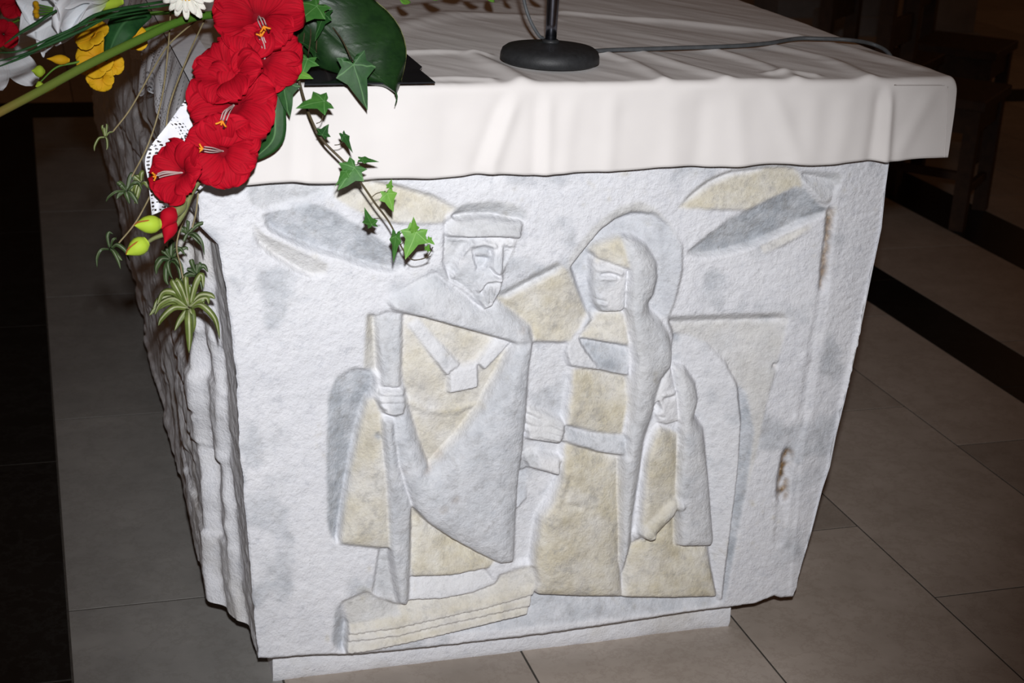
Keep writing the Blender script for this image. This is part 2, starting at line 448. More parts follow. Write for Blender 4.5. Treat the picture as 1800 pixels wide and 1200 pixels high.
_jl = 0.0022*fbm(GZ*60, GZ*0+3, 11, 3); 
GX = (xl(GZ)+_jl)*(1-S)+(xr(GZ)+1.3*_jl)*S
GY = face_y(GZ)
U, V = proj(np.stack([GX, GY, GZ], -1))       # where each point of the plain face lies in the photograph

H = np.zeros((NX, NZ)); PAT = np.zeros((NX, NZ, 3)); REG = np.zeros((NX, NZ), int)
REGN = ['front']
def inside(poly, u, v):
    c = np.zeros(u.shape, bool); n = len(poly)
    for i in range(n):
        x1, y1 = poly[i]; x2, y2 = poly[(i+1) % n]
        if y1 == y2: continue
        t = (v-y1)/(y2-y1)
        c ^= (((y1 > v) != (y2 > v)) & (u < (x2-x1)*t+x1))
    return c
def mvc(poly, val, P):
    d = poly[None]-P[:, None]; r = np.linalg.norm(d, axis=2)+1e-6
    d2 = np.roll(d, -1, 1); r2 = np.roll(r, -1, 1)
    cr = d[..., 0]*d2[..., 1]-d[..., 1]*d2[..., 0]; dt = (d*d2).sum(2)
    t = (r*r2-dt)/np.where(np.abs(cr) < 1e-6, 1e-6, cr)
    w = (t+np.roll(t, 1, 1))/r
    s = w.sum(1); s = np.where(np.abs(s) < 1e-9, 1e-9, s)
    return np.clip((w@val)/s, val.min()-1, val.max()+1)
def edge_dist(poly, P):
    best = np.full(len(P), 1e9); n = len(poly)
    for i in range(n):
        a = poly[i]; b = poly[(i+1) % n]; ab = b-a; q = max(ab@ab, 1e-9)
        t = np.clip(((P-a)@ab)/q, 0, 1)
        best = np.minimum(best, np.linalg.norm(P-(a+t[:, None]*ab), axis=1))
    return best
def facet(key, pts, och=0.0, blu=0.0, bulge=0.0, bw=25.0):
    """one carved surface: photograph outline with a height in mm (out of the face) at every corner"""
    pts = np.array(pts, float); poly = pts[:, :2]; val = pts[:, 2]
    lo = poly.min(0); hi = poly.max(0)
    idx = np.argwhere((U > lo[0]) & (U < hi[0]) & (V > lo[1]) & (V < hi[1]))
    if not len(idx): return
    ins = inside(poly, U[idx[:, 0], idx[:, 1]], V[idx[:, 0], idx[:, 1]])
    idx = idx[ins]; P = np.stack([U[idx[:, 0], idx[:, 1]], V[idx[:, 0], idx[:, 1]]], 1)
    h = mvc(poly, val, P)
    if bulge:
        e = np.clip(edge_dist(poly, P)/bw, 0, 1); h = h+bulge*np.sqrt(np.clip(1-(1-e)**2, 0, 1))
    i, j = idx[:, 0], idx[:, 1]
    H[i, j] = h
    PAT[i, j, 0] = och; PAT[i, j, 1] = blu
    if key:
        if key not in REGN: REGN.append(key)
        REG[i, j] = REGN.index(key)
def stroke(pts, rad, hgt, key=None, och=None, blu=None, rust=None):
    pts = np.array(pts, float)
    lo = pts.min(0)-rad; hi = pts.max(0)+rad
    idx = np.argwhere((U > lo[0]) & (U < hi[0]) & (V > lo[1]) & (V < hi[1]))
    P = np.stack([U[idx[:, 0], idx[:, 1]], V[idx[:, 0], idx[:, 1]]], 1)
    best = np.full(len(P), 1e9)
    for a, b in zip(pts[:-1], pts[1:]):
        ab = b-a; t = np.clip(((P-a)@ab)/max(ab@ab, 1e-9), 0, 1)
        best = np.minimum(best, np.linalg.norm(P-(a+t[:, None]*ab), axis=1))
    k = best < rad; idx = idx[k]; q = best[k]/rad
    H[idx[:, 0], idx[:, 1]] += hgt*np.sqrt(1-q*q)
    for c, w in ((0, och), (1, blu), (2, rust)):
        if w is not None: PAT[idx[:, 0], idx[:, 1], c] = np.maximum(PAT[idx[:, 0], idx[:, 1], c], w*(1-q**2))
    if key:
        if key not in REGN: REGN.append(key)
        REG[idx[:, 0], idx[:, 1]] = REGN.index(key)

# right margin: a rough band beyond a long groove
facet(None, [(1477, 280, 1), (1580, 280, -3), (1480, 720, -4), (1420, 1060, -3), (1385, 1060, 1), (1410, 780, 1), (1440, 560, 1)])
# the wall with drapery behind the child and the arch in front of it
facet('drapery', [(1175, 556, -7), (1375, 549, -7), (1386, 560, -2), (1366, 640, 1), (1345, 714, 1), (1333, 784, 0), (1315, 850, 0), (1300, 920, 0), (1285, 1000, 0), (1270, 1058, 0), (1255, 1040, -6), (1250, 800, -7), (1200, 640, -8)], 0.30, 0.15)
facet('drapery', [(1175, 556, 0), (1375, 549, 0), (1386, 560, -2), (1372, 566, -9), (1178, 572, -10)], 0.15, 0.10)
facet('arch', [(1178, 640, -9), (1187, 590, -9), (1215, 592, -7), (1245, 605, -4), (1277, 640, 0), (1296, 677, 2), (1303, 737, 3), (1298, 821, 4), (1284, 933, 4), (1268, 1058, 3), (1255, 1050, -6), (1230, 800, -9)], 0.05, 0.10)
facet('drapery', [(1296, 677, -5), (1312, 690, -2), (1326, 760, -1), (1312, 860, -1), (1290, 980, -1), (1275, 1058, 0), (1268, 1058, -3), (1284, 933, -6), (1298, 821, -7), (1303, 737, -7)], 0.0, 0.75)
# wings and birds above
facet('left_wing/feather', [(437, 322, 0), (436, 345, 0), (443, 358, -1), (458, 368, -2), (474, 370, -5), (500, 364, -7), (545, 354, -6), (590, 334, -4), (592, 316, -3), (520, 316, -6)], 0.1, 0.35)
facet('left_wing', [(462, 380, -3), (482, 371, -2), (520, 360, -1), (542, 355, 0), (585, 370, 0), (635, 397, 1), (675, 425, 1), (707, 452, 0), (712, 470, -4), (687, 478, -9), (650, 471, -9), (600, 454, -9), (550, 440, -9), (507, 422, -9), (475, 405, -8)], 0.0, 0.65)
facet('left_wing/feather', [(447, 395, -2), (462, 410, 1), (507, 430, 1), (550, 450, 1), (577, 464, 0), (574, 480, -2), (550, 488, -6), (520, 476, -8), (482, 452, -8), (452, 428, -6)], 0.25, 0.1)
facet('left_wing/feather', [(590, 325, -7), (637, 315, -6), (700, 328, -6), (762, 345, -5), (806, 368, -3), (786, 378, -3), (780, 391, 3), (712, 392, 4), (690, 391, 3), (650, 380, 2), (620, 367, 2), (588, 347, -2)], 0.7, 0.0)
facet('dove', [(1191, 366, -1), (1219, 336, -2), (1246, 314, -3), (1282, 300, -3), (1342, 294, -3), (1396, 294, -3), (1408, 308, -3), (1409, 328, 1), (1370, 347, 2), (1320, 369, 3), (1260, 367, 3)], 0.75, 0.0)
facet('dove', [(1191, 366, 0), (1219, 336, 0), (1246, 314, 0), (1282, 300, 0), (1342, 294, 0), (1342, 299, -7), (1285, 308, -8), (1250, 324, -8), (1215, 350, -6)], 0.25, 0.2)
facet('dove/wing', [(1208, 445, -3), (1246, 413, -2), (1287, 383, -1), (1342, 355, 0), (1397, 328, 0), (1414, 330, 1), (1441, 361, 1), (1456, 366, 1), (1447, 378, -5), (1425, 388, -8), (1370, 414, -9), (1329, 431, -9), (1274, 447, -8), (1232, 451, -6)], 0.12, 0.75)
facet('dove/tail', [(1408, 301, -5), (1476, 306, -6), (1474, 326, -3), (1454, 357, 3), (1439, 354, 5), (1411, 320, 3)], 0.1, 0.2)
facet('dove/tail', [(1408, 300, 0), (1478, 305, 0), (1475, 326, -1), (1462, 320, -7), (1412, 311, -7)], 0.2, 0.35)
facet('dove/feather', [(1337, 433, -3), (1433, 391, -4), (1425, 400, 2), (1395, 421, 3), (1342, 446, 2)], 0.5, 0.05)
# little house gable between the two big figures
facet('gable', [(868, 518, 0), (980, 460, 0), (997, 474, -2), (1032, 520, -4), (1040, 550, -6), (1002, 597, 2), (985, 601, 3), (937, 599, 3), (933, 573, -2), (905, 555, -4), (878, 530, -4)], 0.75, 0.0)
facet('gable', [(868, 518, 0), (980, 460, 0), (988, 468, -5), (980, 478, -8), (890, 524, -8)], 0.2, 0.3)
facet(None, [(930, 602, -3), (1000, 602, -4), (1004, 650, -5), (990, 740, -5), (985, 835, -6), (945, 910, -6), (934, 990, -6), (905, 990, -4), (905, 880, -2), (925, 700, -2)], 0.05, 0.12)
# sea band under the women
facet('sea', [(935, 1040, -9), (1095, 1046, -9), (1257, 1046, -9), (1268, 1058, -3), (1240, 1068, -1), (1036, 1090, -1), (900, 1106, -1), (767, 1116, -1), (830, 1100, -8), (925, 1074, -9)], 0.0, 0.5)
# ---- the woman
facet('woman/halo', [(995, 470, 0), (1000, 453, 0), (1023, 420, 0), (1057, 387, 0), (1090, 362, 0), (1123, 354, 0), (1153, 366, 0), (1177, 392, 1), (1198, 430, 3), (1198, 473, 4), (1188, 517, 3), (1175, 558, 2), (1130, 560, -9), (1040, 560, -9)], 0.30, 0.25)  # grey tint here also paints shade onto the sunk rim of the halo
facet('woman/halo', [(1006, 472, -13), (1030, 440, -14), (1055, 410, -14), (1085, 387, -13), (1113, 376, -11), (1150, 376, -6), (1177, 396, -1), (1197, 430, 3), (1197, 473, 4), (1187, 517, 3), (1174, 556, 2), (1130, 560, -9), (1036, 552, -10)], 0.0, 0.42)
facet('woman/veil', [(1038, 442, -6), (1050, 432, -6), (1067, 425, -5), (1093, 416, -4), (1101, 440, 3), (1104, 472, 4), (1075, 463, 2), (1050, 454, 0)], 0.75, 0.0, 3, 20)
facet('woman/mantle', [(1093, 416, -3), (1113, 417, -4), (1137, 431, -5), (1153, 458, -2), (1154, 487, 0), (1147, 517, 0), (1139, 532, -3), (1141, 545, -3), (1160, 560, -3), (1173, 583, -1), (1181, 613, 0), (1180, 640, 1), (1160, 665, 1), (1150, 700, 0), (1148, 716, 0), (1130, 770, 0), (1122, 830, 0), (1110, 900, 0), (1106, 955, 0), (1092, 1004, 0), (1088, 980, 5), (1088, 850, 6), (1092, 780, 6), (1106, 735, 7), (1110, 680, 7), (1113, 630, 7), (1108, 583, 6), (1101, 543, 6), (1104, 470, 5)], 0.18, 0.32, 9, 24)
facet('woman/face', [(1042, 455, -7), (1052, 454, -4), (1103, 471, -1), (1100, 543, -3), (1088, 548, 1), (1056, 549, -1), (1046, 534, 0), (1041, 497, -3)], 0.1, 0.0, 6, 20)
facet('woman/face', [(1043, 497, -3), (1050, 494, 1), (1060, 510, 1), (1055, 518, 0), (1045, 517, -1)], 0.1, 0.0, 2, 6)
stroke([(1056, 483), (1070, 480), (1084, 484)], 3.2, -3.0)
stroke([(1054, 487), (1068, 488), (1080, 487)], 3.0, 2.2)
stroke([(1050, 474), (1070, 472), (1090, 478)], 3.5, 2.0)
stroke([(1050, 526), (1062, 528)], 2.2, -2.6)
stroke([(1050, 531), (1062, 533)], 2.5, 1.6)
facet('woman/shoulder', [(1055, 551, -8), (1101, 549, -6), (1104, 607, 2), (1057, 601, 3), (1018, 594, 0), (1033, 573, -5)], 0.65, 0.0, 3, 18)
facet('woman/book', [(1017, 594, -5), (1060, 601, -6), (1104, 609, -5), (1104, 659, 4), (1073, 654, 4), (1052, 648, 5), (1030, 620, -1)], 0.05, 0.7)
facet('woman/book', [(998, 597, 2), (1017, 593, 0), (1020, 604, 4), (1052, 648, 6), (1000, 641, 6), (994, 620, 4)], 0.1, 0.2)
facet('woman/dress', [(1007, 646, 1), (1050, 650, -8), (1104, 662, -9), (1106, 700, -4), (1092, 764, -1), (1052, 760, 0), (993, 744, 5)], 0.78, 0.0, 3, 20)
facet('woman/dress', [(994, 772, -2), (1052, 792, -8), (1088, 800, -7), (1087, 888, -3), (1087, 988, -1), (1091, 1045, 3), (1010, 1044, 4), (940, 1042, 4), (934, 990, 5), (940, 950, 5), (948, 904, 5), (967, 880, 5), (985, 835, 4)], 0.78, 0.0, 8, 34)
stroke([(1000, 835), (985, 880), (1015, 885)], 5, -2.0, None, 0.9)
facet('woman/arm', [(1100, 764, -4), (1100, 799, 4), (1052, 793, 5), (996, 775, 5), (985, 745, -2), (1032, 759, -4)], 0.1, 0.5, 5, 14)
facet('woman/hand', [(924, 714, -6), (952, 717, -5), (988, 735, -3), (996, 774, 4), (975, 775, 3), (925, 768, 2)], 0.2, 0.15, 2, 10)
for a, b_ in (((929, 720), (985, 744)), ((927, 737), (984, 753)), ((927, 752), (980, 762)), ((930, 765), (976, 770))):
    stroke([a, b_], 7.5, 4.5)
facet('bishop/right_hand', [(916, 797, -4), (929, 787, -5), (975, 799, -3), (988, 804, 0), (980, 833, 4), (929, 820, 3)], 0.15, 0.0, 3, 10)
for k in range(4):
    stroke([(945, 797+6.5*k), (978, 806+6.5*k)], 4.2, 3.2)
facet('bishop/right_hand', [(912, 830, -6), (928, 824, -6), (926, 878, -1), (907, 896, 2)], 0.0, 0.45)
# ---- the child
facet('child/dress', [(1154, 744, 3), (1190, 760, -3), (1188, 850, -1), (1186, 905, 2), (1140, 946, 4), (1118, 930, 5), (1120, 919, 5), (1124, 869, 6), (1132, 804, 6), (1143, 765, 5)], 0.78, 0.0, 6, 18)
facet('child/dress', [(1186, 890, -4), (1186, 953, -5), (1243, 955, -5), (1251, 1003, 0), (1258, 1045, 5), (1175, 1046, 6), (1090, 1045, 5), (1094, 1003, -3), (1108, 953, -4), (1136, 942, -5)], 0.80, 0.0, 6, 24)
facet('child', [(1182, 642, -5), (1205, 646, -6), (1222, 672, -4), (1227, 704, -1), (1220, 731, -2), (1237, 754, -4), (1241, 800, -1), (1244, 835, 0), (1252, 946, 2), (1244, 954, 5), (1188, 954, 6), (1186, 850, 6), (1194, 773, 5), (1190, 697, 4)], 0.15, 0.22, 9, 20)
facet('child/face', [(1181, 644, -5), (1191, 697, -1), (1192, 737, 1), (1168, 744, 1), (1155, 740, 2), (1147, 716, 4), (1151, 685, 4), (1167, 654, 0)], 0.1, 0.0, 5, 14)
facet('child/face', [(1147, 716, -3), (1153, 700, -2), (1160, 716, 1), (1152, 722, -1)], 0.1, 0.0, 1.5, 4)
stroke([(1163, 697), (1182, 695)], 2.5, -2.5)
stroke([(1162, 689), (1184, 687)], 3, 1.8)
stroke([(1154, 728), (1164, 729)], 1.8, -2.0)
stroke([(1184, 880), (1160, 900), (1128, 930)], 11, 6, 'child/arm', 0.15, 0.15)
stroke([(1133, 926), (1118, 937)], 9, 4, 'child/hand', 0.1, 0.2)
stroke([(1140, 930), (1130, 946)], 5, 3, 'child/hand', 0.1, 0.4)
# ---- the bishop
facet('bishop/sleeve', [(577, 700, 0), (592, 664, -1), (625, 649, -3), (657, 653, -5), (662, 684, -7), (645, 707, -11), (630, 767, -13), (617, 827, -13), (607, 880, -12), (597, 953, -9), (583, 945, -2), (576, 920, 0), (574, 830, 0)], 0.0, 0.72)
facet('bishop/sleeve', [(645, 705, -6), (660, 700, -4), (672, 735, -2), (673, 790, 0), (680, 850, 1), (684, 962, 3), (668, 960, 4), (595, 953, 2), (607, 880, -6), (617, 827, -7), (630, 767, -7)], 0.72, 0.05, 5, 22)
facet('bishop/staff', [(645, 552, 0), (660, 556, -8), (668, 658, -8), (640, 648, 0)], 0.55, 0.15)
facet('bishop', [(903, 598, 3), (935, 600, 3), (927, 650, 4), (922, 720, 4), (916, 790, 4), (908, 850, 4), (904, 920, 5), (900, 982, 7), (872, 985, 6), (832, 965, 7), (788, 941, 7), (750, 915, 7), (727, 892, 6), (712, 850, 5), (700, 810, 4), (692, 773, 2), (690, 735, 0), (703, 712, -2), (716, 700, -3), (733, 767, 0), (753, 820, 3), (800, 768, 5), (843, 713, 5), (893, 617, 4)], 0.05, 0.42, 11, 48)
facet('bishop/robe', [(708, 553, -9), (745, 556, -9), (845, 584, -9), (905, 600, -8), (893, 617, -6), (868, 665, -6), (843, 713, -6), (800, 768, -6), (753, 820, -6), (733, 767, -4), (716, 707, -3), (706, 653, -3)], 0.62, 0.0, 4, 30)
stroke([(717, 705), (750, 720), (790, 724), (845, 708)], 7, 2.0, None, 0.85)
facet('bishop/strap', [(716, 572, -5), (737, 562, -6), (809, 640, 0), (794, 652, 3), (784, 659, 3)], 0.1, 0.1, 2, 8)
facet('bishop/strap', [(838, 636, 2), (872, 594, -3), (902, 600, -2), (850, 649, 4)], 0.1, 0.1, 2, 8)
facet('bishop/pendant', [(789, 649, 0), (839, 636, 0), (839, 678, 5), (787, 689, 5)], 0.1, 0.05, 2, 6)
facet('bishop/skirt', [(724, 888, -9), (750, 915, -9), (788, 941, -9), (832, 965, -8), (874, 985, -5), (855, 999, 2), (800, 1010, 4), (721, 1011, 4), (719, 950, -6)], 0.78, 0.0, 5, 22)
facet('bishop/shoe', [(719, 1012, -7), (788, 1010, -7), (852, 999, -6), (873, 1028, -2), (830, 1042, 3), (776, 1052, 4), (717, 1054, 4)], 0.1, 0.05, 2, 10)
facet('bishop/tunic', [(668, 960, -5), (684, 961, -4), (692, 1010, -4), (704, 1058, 0), (690, 1062, 1), (656, 1040, -6)], 0.15, 0.35)
facet('bishop/staff', [(670, 730, 2), (690, 735, 1), (700, 810, 0), (723, 885, 0), (720, 1000, 0), (716, 1063, 1), (698, 1056, 2), (688, 1000, 3), (683, 961, 3), (680, 850, 3), (675, 790, 3)], 0.10, 0.45, 8, 12)
facet('bishop/staff', [(660, 556, -5), (683, 549, -6), (709, 552, -4), (705, 620, 0), (702, 682, 3), (672, 682, 3), (665, 620, 0)], 0.12, 0.40, 4, 12)
facet('bishop/hand', [(658, 684, -2), (677, 677, -2), (708, 679, 0), (711, 707, 2), (707, 721, 4), (693, 729, 5), (673, 721, 5), (662, 703, 2)], 0.1, 0.1, 4, 10)
for k, (a, b_) in enumerate((((670, 688), (706, 687)), ((668, 699), (708, 698)), ((671, 710), (707, 708)), ((678, 719), (703, 717)))):
    stroke([a, b_], 5.4, 4.0)
facet('bishop/cape', [(766, 478, -7), (790, 497, -8), (815, 512, -9), (840, 535, -8), (862, 538, -6), (870, 527, -6), (900, 547, -5), (931, 573, -2), (935, 600, 2), (912, 603, 5), (845, 584, 6), (740, 555, 6), (690, 543, 4), (678, 527, -2), (735, 492, -6)], 0.08, 0.32, 8, 26)
facet('bishop/face', [(782, 412, -7), (860, 410, -5), (913, 414, -2), (901, 440, 1), (890, 462, 2), (880, 484, 3), (870, 512, 3), (862, 534, 3), (850, 541, 2), (830, 518, -3), (812, 504, -6), (790, 492, -8), (780, 465, -8)], 0.08, 0.0, 5, 24)
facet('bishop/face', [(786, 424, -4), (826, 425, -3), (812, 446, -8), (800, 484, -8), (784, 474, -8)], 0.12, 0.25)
stroke([(828, 426), (811, 445), (803, 462), (795, 488)], 5, 3.0)
facet('bishop/face', [(829, 430, 0), (848, 427, 1), (866, 434, 0), (864, 452, -5), (852, 471, -3), (838, 472, -2), (832, 455, -4)], 0.05, 0.22)
stroke([(841, 446), (850, 444), (860, 450)], 5.5, 3.4)
stroke([(838, 453), (850, 455), (860, 456)], 2.6, -2.4)
stroke([(832, 431), (850, 425), (868, 431)], 5, 2.6)
facet('bishop/face', [(884, 430, 1), (866, 439, 3), (861, 466, 6), (866, 478, 9), (876, 479, 9), (881, 468, 6)], 0.0, 0.0, 2, 6)
facet('bishop/face', [(884, 430, 0), (900, 434, 0), (892, 456, -2), (881, 470, 0)], 0.05, 0.2)
stroke([(836, 474), (848, 472), (860, 470), (872, 482)], 3.0, -2.6)
facet('bishop/beard', [(833, 492, -1), (852, 482, 4), (881, 484, 7), (876, 505, 8), (862, 535, 5), (850, 541, 4), (832, 518, -1)], 0.08, 0.08, 5, 14)
stroke([(838, 506), (850, 488), (864, 483), (879, 486)], 4.5, 3.0)
stroke([(843, 512), (852, 495), (877, 491)], 2.6, -3.0)
stroke([(846, 510), (851, 532)], 2.4, -2.0); stroke([(858, 500), (857, 530)], 2.4, -2.4); stroke([(868, 498), (864, 518)], 2.2, -1.6)
facet('bishop/cap', [(781, 405, -7), (782, 392, -7), (795, 384, -7), (860, 381, -3), (918, 388, 0), (912, 416, 5), (865, 413, 6), (822, 416, 4), (784, 416, -3)], 0.15, 0.25, 6, 12)
facet('bishop/cap', [(794, 382, -4), (804, 366, -1), (822, 357, 0), (860, 353, 0), (890, 355, 0), (912, 361, 0), (926, 370, 0), (926, 381, 1), (919, 389, -3), (860, 382, -12), (800, 386, -12)], 0.2, 0.45)  # grey tint on the crown: shade of its down-facing slope painted in
# stepped base under the bishop
facet('base', [(602, 1058, -4), (645, 1039, -3), (660, 1049, -4), (703, 1064, -6), (704, 1078, -3), (650, 1092, 0), (611, 1099, -3)], 0.35, 0.2)
facet('base', [(700, 1068, -7), (720, 1054, -7), (776, 1052, -7), (830, 1043, -7), (873, 1029, -7), (880, 1012, -4), (938, 993, -1), (943, 1019, 3), (850, 1050, 2), (770, 1068, 2), (704, 1080, 0)], 0.55, 0.05)
facet('base/step', [(609, 1099, -4), (704, 1079, 0), (770, 1068, 1), (850, 1050, 1), (943, 1019, 2), (936, 1041, 6), (850, 1066, 6), (770, 1084, 6), (700, 1099, 6), (609, 1114, 3)], 0.65, 0.0, 1.5, 8)
facet('base/step', [(609, 1114, -2), (700, 1099, 1), (770, 1084, 1), (850, 1066, 1), (936, 1041, 1), (931, 1060, 6), (850, 1078, 7), (770, 1096, 7), (700, 1112, 7), (606, 1126, 4)], 0.65, 0.0, 1.5, 8)
facet('base/step', [(606, 1126, -2), (700, 1112, 2), (770, 1096, 2), (850, 1078, 2), (931, 1060, 2), (925, 1076, 7), (802, 1105, 8), (727, 1122, 8), (642, 1140, 7), (604, 1147, 5)], 0.68, 0.0, 1.5, 8)
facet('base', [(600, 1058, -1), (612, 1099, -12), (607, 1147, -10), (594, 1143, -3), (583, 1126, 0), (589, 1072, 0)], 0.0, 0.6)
# grooves, holes and rust on the right
stroke([(1461, 372), (1456, 420), (1450, 462), (1447, 506)], 7, -4.5, None, None, None, 0.9)
stroke([(1447, 500), (1440, 560), (1432, 600), (1424, 660), (1417, 714), (1404, 752), (1394, 779), (1385, 812), (1378, 840), (1376, 880), (1373, 915), (1370, 950)], 11, -1.5)
stroke([(1386, 800), (1378, 840), (1376, 872)], 12, -4.5, None, None, None, 1.3)
stroke([(1362, 642), (1362, 644)], 3.5, -7, None, None, None, 1.0)
stroke([(1416, 628), (1418, 632)], 10, 1.8); stroke([(1403, 735), (1404, 741)], 9, 1.6)
stroke([(1188, 594), (1196, 600)], 8, -1, None, None, 0.7)
stroke([(663, 765), (666, 767)], 6, -1, None, None, 0.9)
for q in ((706, 822), (746, 822), (768, 800), (795, 797), (770, 884), (790, 868), (910, 580)):
    stroke([q, (q[0]+6, q[1]-4)], 7, -0.6, None, None, None, 0.35)
PAT = np.clip(PAT, 0, 1)
PAT[..., 2] *= sstep(fbm(U/5, V/9, 43, 3), -0.22, 0.10)
# faint blue-grey bloom and ochre freckles on the plain ground
bl = sstep(fbm(U/70, V/70, 41, 4), 0.12, 0.45)*0.45
PAT[..., 1] = np.maximum(PAT[..., 1], bl*(PAT[..., 0] < 0.3))
sp_ = sstep(fbm(U/9, V/9, 51, 3)+0.7*fbm(U/80, V/80, 52, 2), 0.62, 0.85)*0.6
PAT[..., 0] = np.maximum(PAT[..., 0], sp_)
def blur(A, s):
    k = np.arange(-int(3*s)-1, int(3*s)+2); w = np.exp(-k*k/(2*s*s)); w /= w.sum()
    for ax in (0, 1):
        B = np.zeros_like(A); p = [(0, 0)]*A.ndim; p[ax] = (len(k)//2, len(k)//2)
        Q = np.pad(A, p, mode='edge'); n = A.shape[ax]
        for i, ww in enumerate(w):
            sl = [slice(None)]*A.ndim; sl[ax] = slice(i, i+n); B += ww*Q[tuple(sl)]
        A = B
    return A
HS = 1.8
fine = np.zeros_like(H)
for k in REGN:
    if k.split('/')[-1] in ('face', 'beard', 'hand', 'right_hand', 'cap', 'pendant', 'strap', 'book', 'step'):
        fine[REG == REGN.index(k)] = 1
fine = blur(fine, 2.0)
Hb = (blur(H, 1.0)*fine+blur(H, 1.8)*(1-fine))*HS
Hb += 3.0*fbm(U/130, V/130, 21, 3)+1.1*fbm(U/30, V/30, 25, 3)+0.75*fbm(U/7, V/7, 31, 3)
margin = sstep(U, 1430, 1520)*(V < 1100)
Hb += margin*0.9*fbm(U/5+V/40, V/5, 35, 2)
edge = np.minimum(S/0.004, np.minimum(T/0.006, 1)); edge = np.clip(edge, 0, 1)
Hb = Hb*edge-2.5*(1-edge)**2
PAT[..., 0] = np.clip(PAT[..., 0]*1.12, 0, 1); PAT[..., 1] = np.clip(PAT[..., 1]*1.30, 0, 1)
# the patina fades at steep steps: lit edges of the carving painted as pale lines
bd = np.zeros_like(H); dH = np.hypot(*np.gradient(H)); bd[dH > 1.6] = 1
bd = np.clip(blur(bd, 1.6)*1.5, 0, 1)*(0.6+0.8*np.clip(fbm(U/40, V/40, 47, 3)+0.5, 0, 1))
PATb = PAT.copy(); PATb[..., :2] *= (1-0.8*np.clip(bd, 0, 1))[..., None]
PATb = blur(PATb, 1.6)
FY = GY-Hb/1000.0
FP = np.stack([GX, FY, GZ], -1)
# seamless normals for all the pieces cut from this one stone
tu = np.gradient(FP, axis=0); tv = np.gradient(FP, axis=1)
FN = np.cross(tu, tv); FN /= np.linalg.norm(FN, axis=2)[..., None]
if FN[..., 1].mean() > 0: FN = -FN
VF = FP.reshape(-1, 3); NF = FN.reshape(-1, 3)
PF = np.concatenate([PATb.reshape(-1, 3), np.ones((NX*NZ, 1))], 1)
FQ = grid_faces(NX, NZ)[:, ::-1].copy()
RF = np.max(np.stack([REG.reshape(-1)[FQ[:, k]] for k in range(1)], 1), 1)
def region_mesh(name, rid, parent, label=None):
    q = FQ[RF == rid]
    used = np.unique(q); mp = np.full(NX*NZ, -1); mp[used] = np.arange(len(used))
    o = mesh_raw(name, VF[used], mp[q], M_CARVED, parent, True, {'patina_and_light': ('FLOAT_COLOR', PF[used])})
    o.data.normals_split_custom_set_from_vertices([tuple(n) for n in NF[used].astype(float)])
    if label: o['label'] = label
    return o
REL = {
    'front': ('front_face', 'pale plain stone ground of the carved altar end'),
    'bishop': ('carved_bishop', 'carved bearded bishop in a round cap holding a staff'),
    'child': ('carved_child', 'carved small child under a long veil'),
    'woman/mantle': ('carved_woman', 'carved standing woman with a halo and long mantle'),
    'left_wing': ('carved_wing', 'carved blue grey wing with long feathers beside the bishop'),
    'dove': ('carved_dove', 'carved dove with spread ochre and grey wings'),
    'gable': ('carved_gable', 'carved ochre gable between bishop and woman'),
    'drapery': ('carved_wall', 'carved wall behind the child'),
    'arch': ('carved_arch', 'carved pale arched slab behind the child'),
    'sea': ('carved_ground_band', 'blue grey carved band under the woman and child'),
    'base': ('carved_pedestal', 'carved stepped ochre pedestal under the bishop'),
}
top = {}
for k, (nm, lb) in REL.items():
    top[k] = region_mesh(nm, REGN.index(k), ALT, lb)
for i, k in enumerate(REGN):
    if k in REL: continue
    if not (RF == i).any(): continue
    a, s = k.split('/')
    par = top['woman/mantle'] if a == 'woman' else top[a]
    region_mesh('pendant' if s == 'pendant' else s, i, par)

# long sides, top body, plinth
YB = 3.0
def side(sign, name):
    d = np.concatenate([np.linspace(0, 0.45, 110), np.linspace(0.46, 3.06, 190)])
    t = np.linspace(0, 1, 190)
    D, TT = np.meshgrid(d, t, indexing='ij')
    z0 = (_zb[0] if sign < 0 else _zb[-1])
    lift = np.clip(0.012*fbm(D*9, D*0, 61, 3)+0.02*sstep(D, 0.02, 0.1), -0.004, 0.05)
    Z = z0+lift+(ZTOP-z0-lift)*TT
    if sign < 0:
        wob = 0.05*fbm(Z*5, Z*0+2, 71, 3)
        out = 0.017*sstep(D+wob*0.9, 0.105, 0.125)+0.030*sstep(D+wob, 0.17, 0.20)
        out += 0.05*np.minimum(D, 0.12)
        out += (0.024*fbm(D*3+1, Z*3.2, 75, 4))*sstep(D, 0.18, 0.5)+0.010*fbm(D*11, Z*8, 79, 3)*sstep(D, 0.02, 0.2)
        out += 0.004*fbm(D*40, Z*40, 83, 3)*sstep(D, 0.0, 0.03)
        out = out*(1-0.75*sstep(Z, 0.72, 0.88))
        out += 0.007*sstep(fbm(D*1.5, Z*11, 87, 3), -0.05, 0.05)*sstep(D, 0.10, 0.14)
        out += 0.035*sstep(D, 1.0, 3.0)*sstep(Z, 0.1, 0.5)
        out -= 0.016*sstep(Z, 0.35, 0.1)*0
        X = xl(Z)-out
    else:
        out = 0.028*sstep(D, 0.02, 0.10)*sstep(Z, 0.16, 0.19)*(1-sstep(Z, 0.30, 0.44))
        out += 0.012*fbm(D*6, Z*6, 91, 3)*sstep(D, 0.02, 0.2)-0.012*sstep(D, 0.1, 0.3)
        X = xr(Z)+out
    Y = face_y(Z)+D
    Y[0] += 0.0005
    P = np.stack([X, Y, Z], -1)
    if sign > 0: P = P[::-1]
    return grid(name, P, M_STONE, ALT)
so = side(-1, 'side_face'); so['label'] = 'rough ribbed long side of the altar block'
side(1, 'side_face')
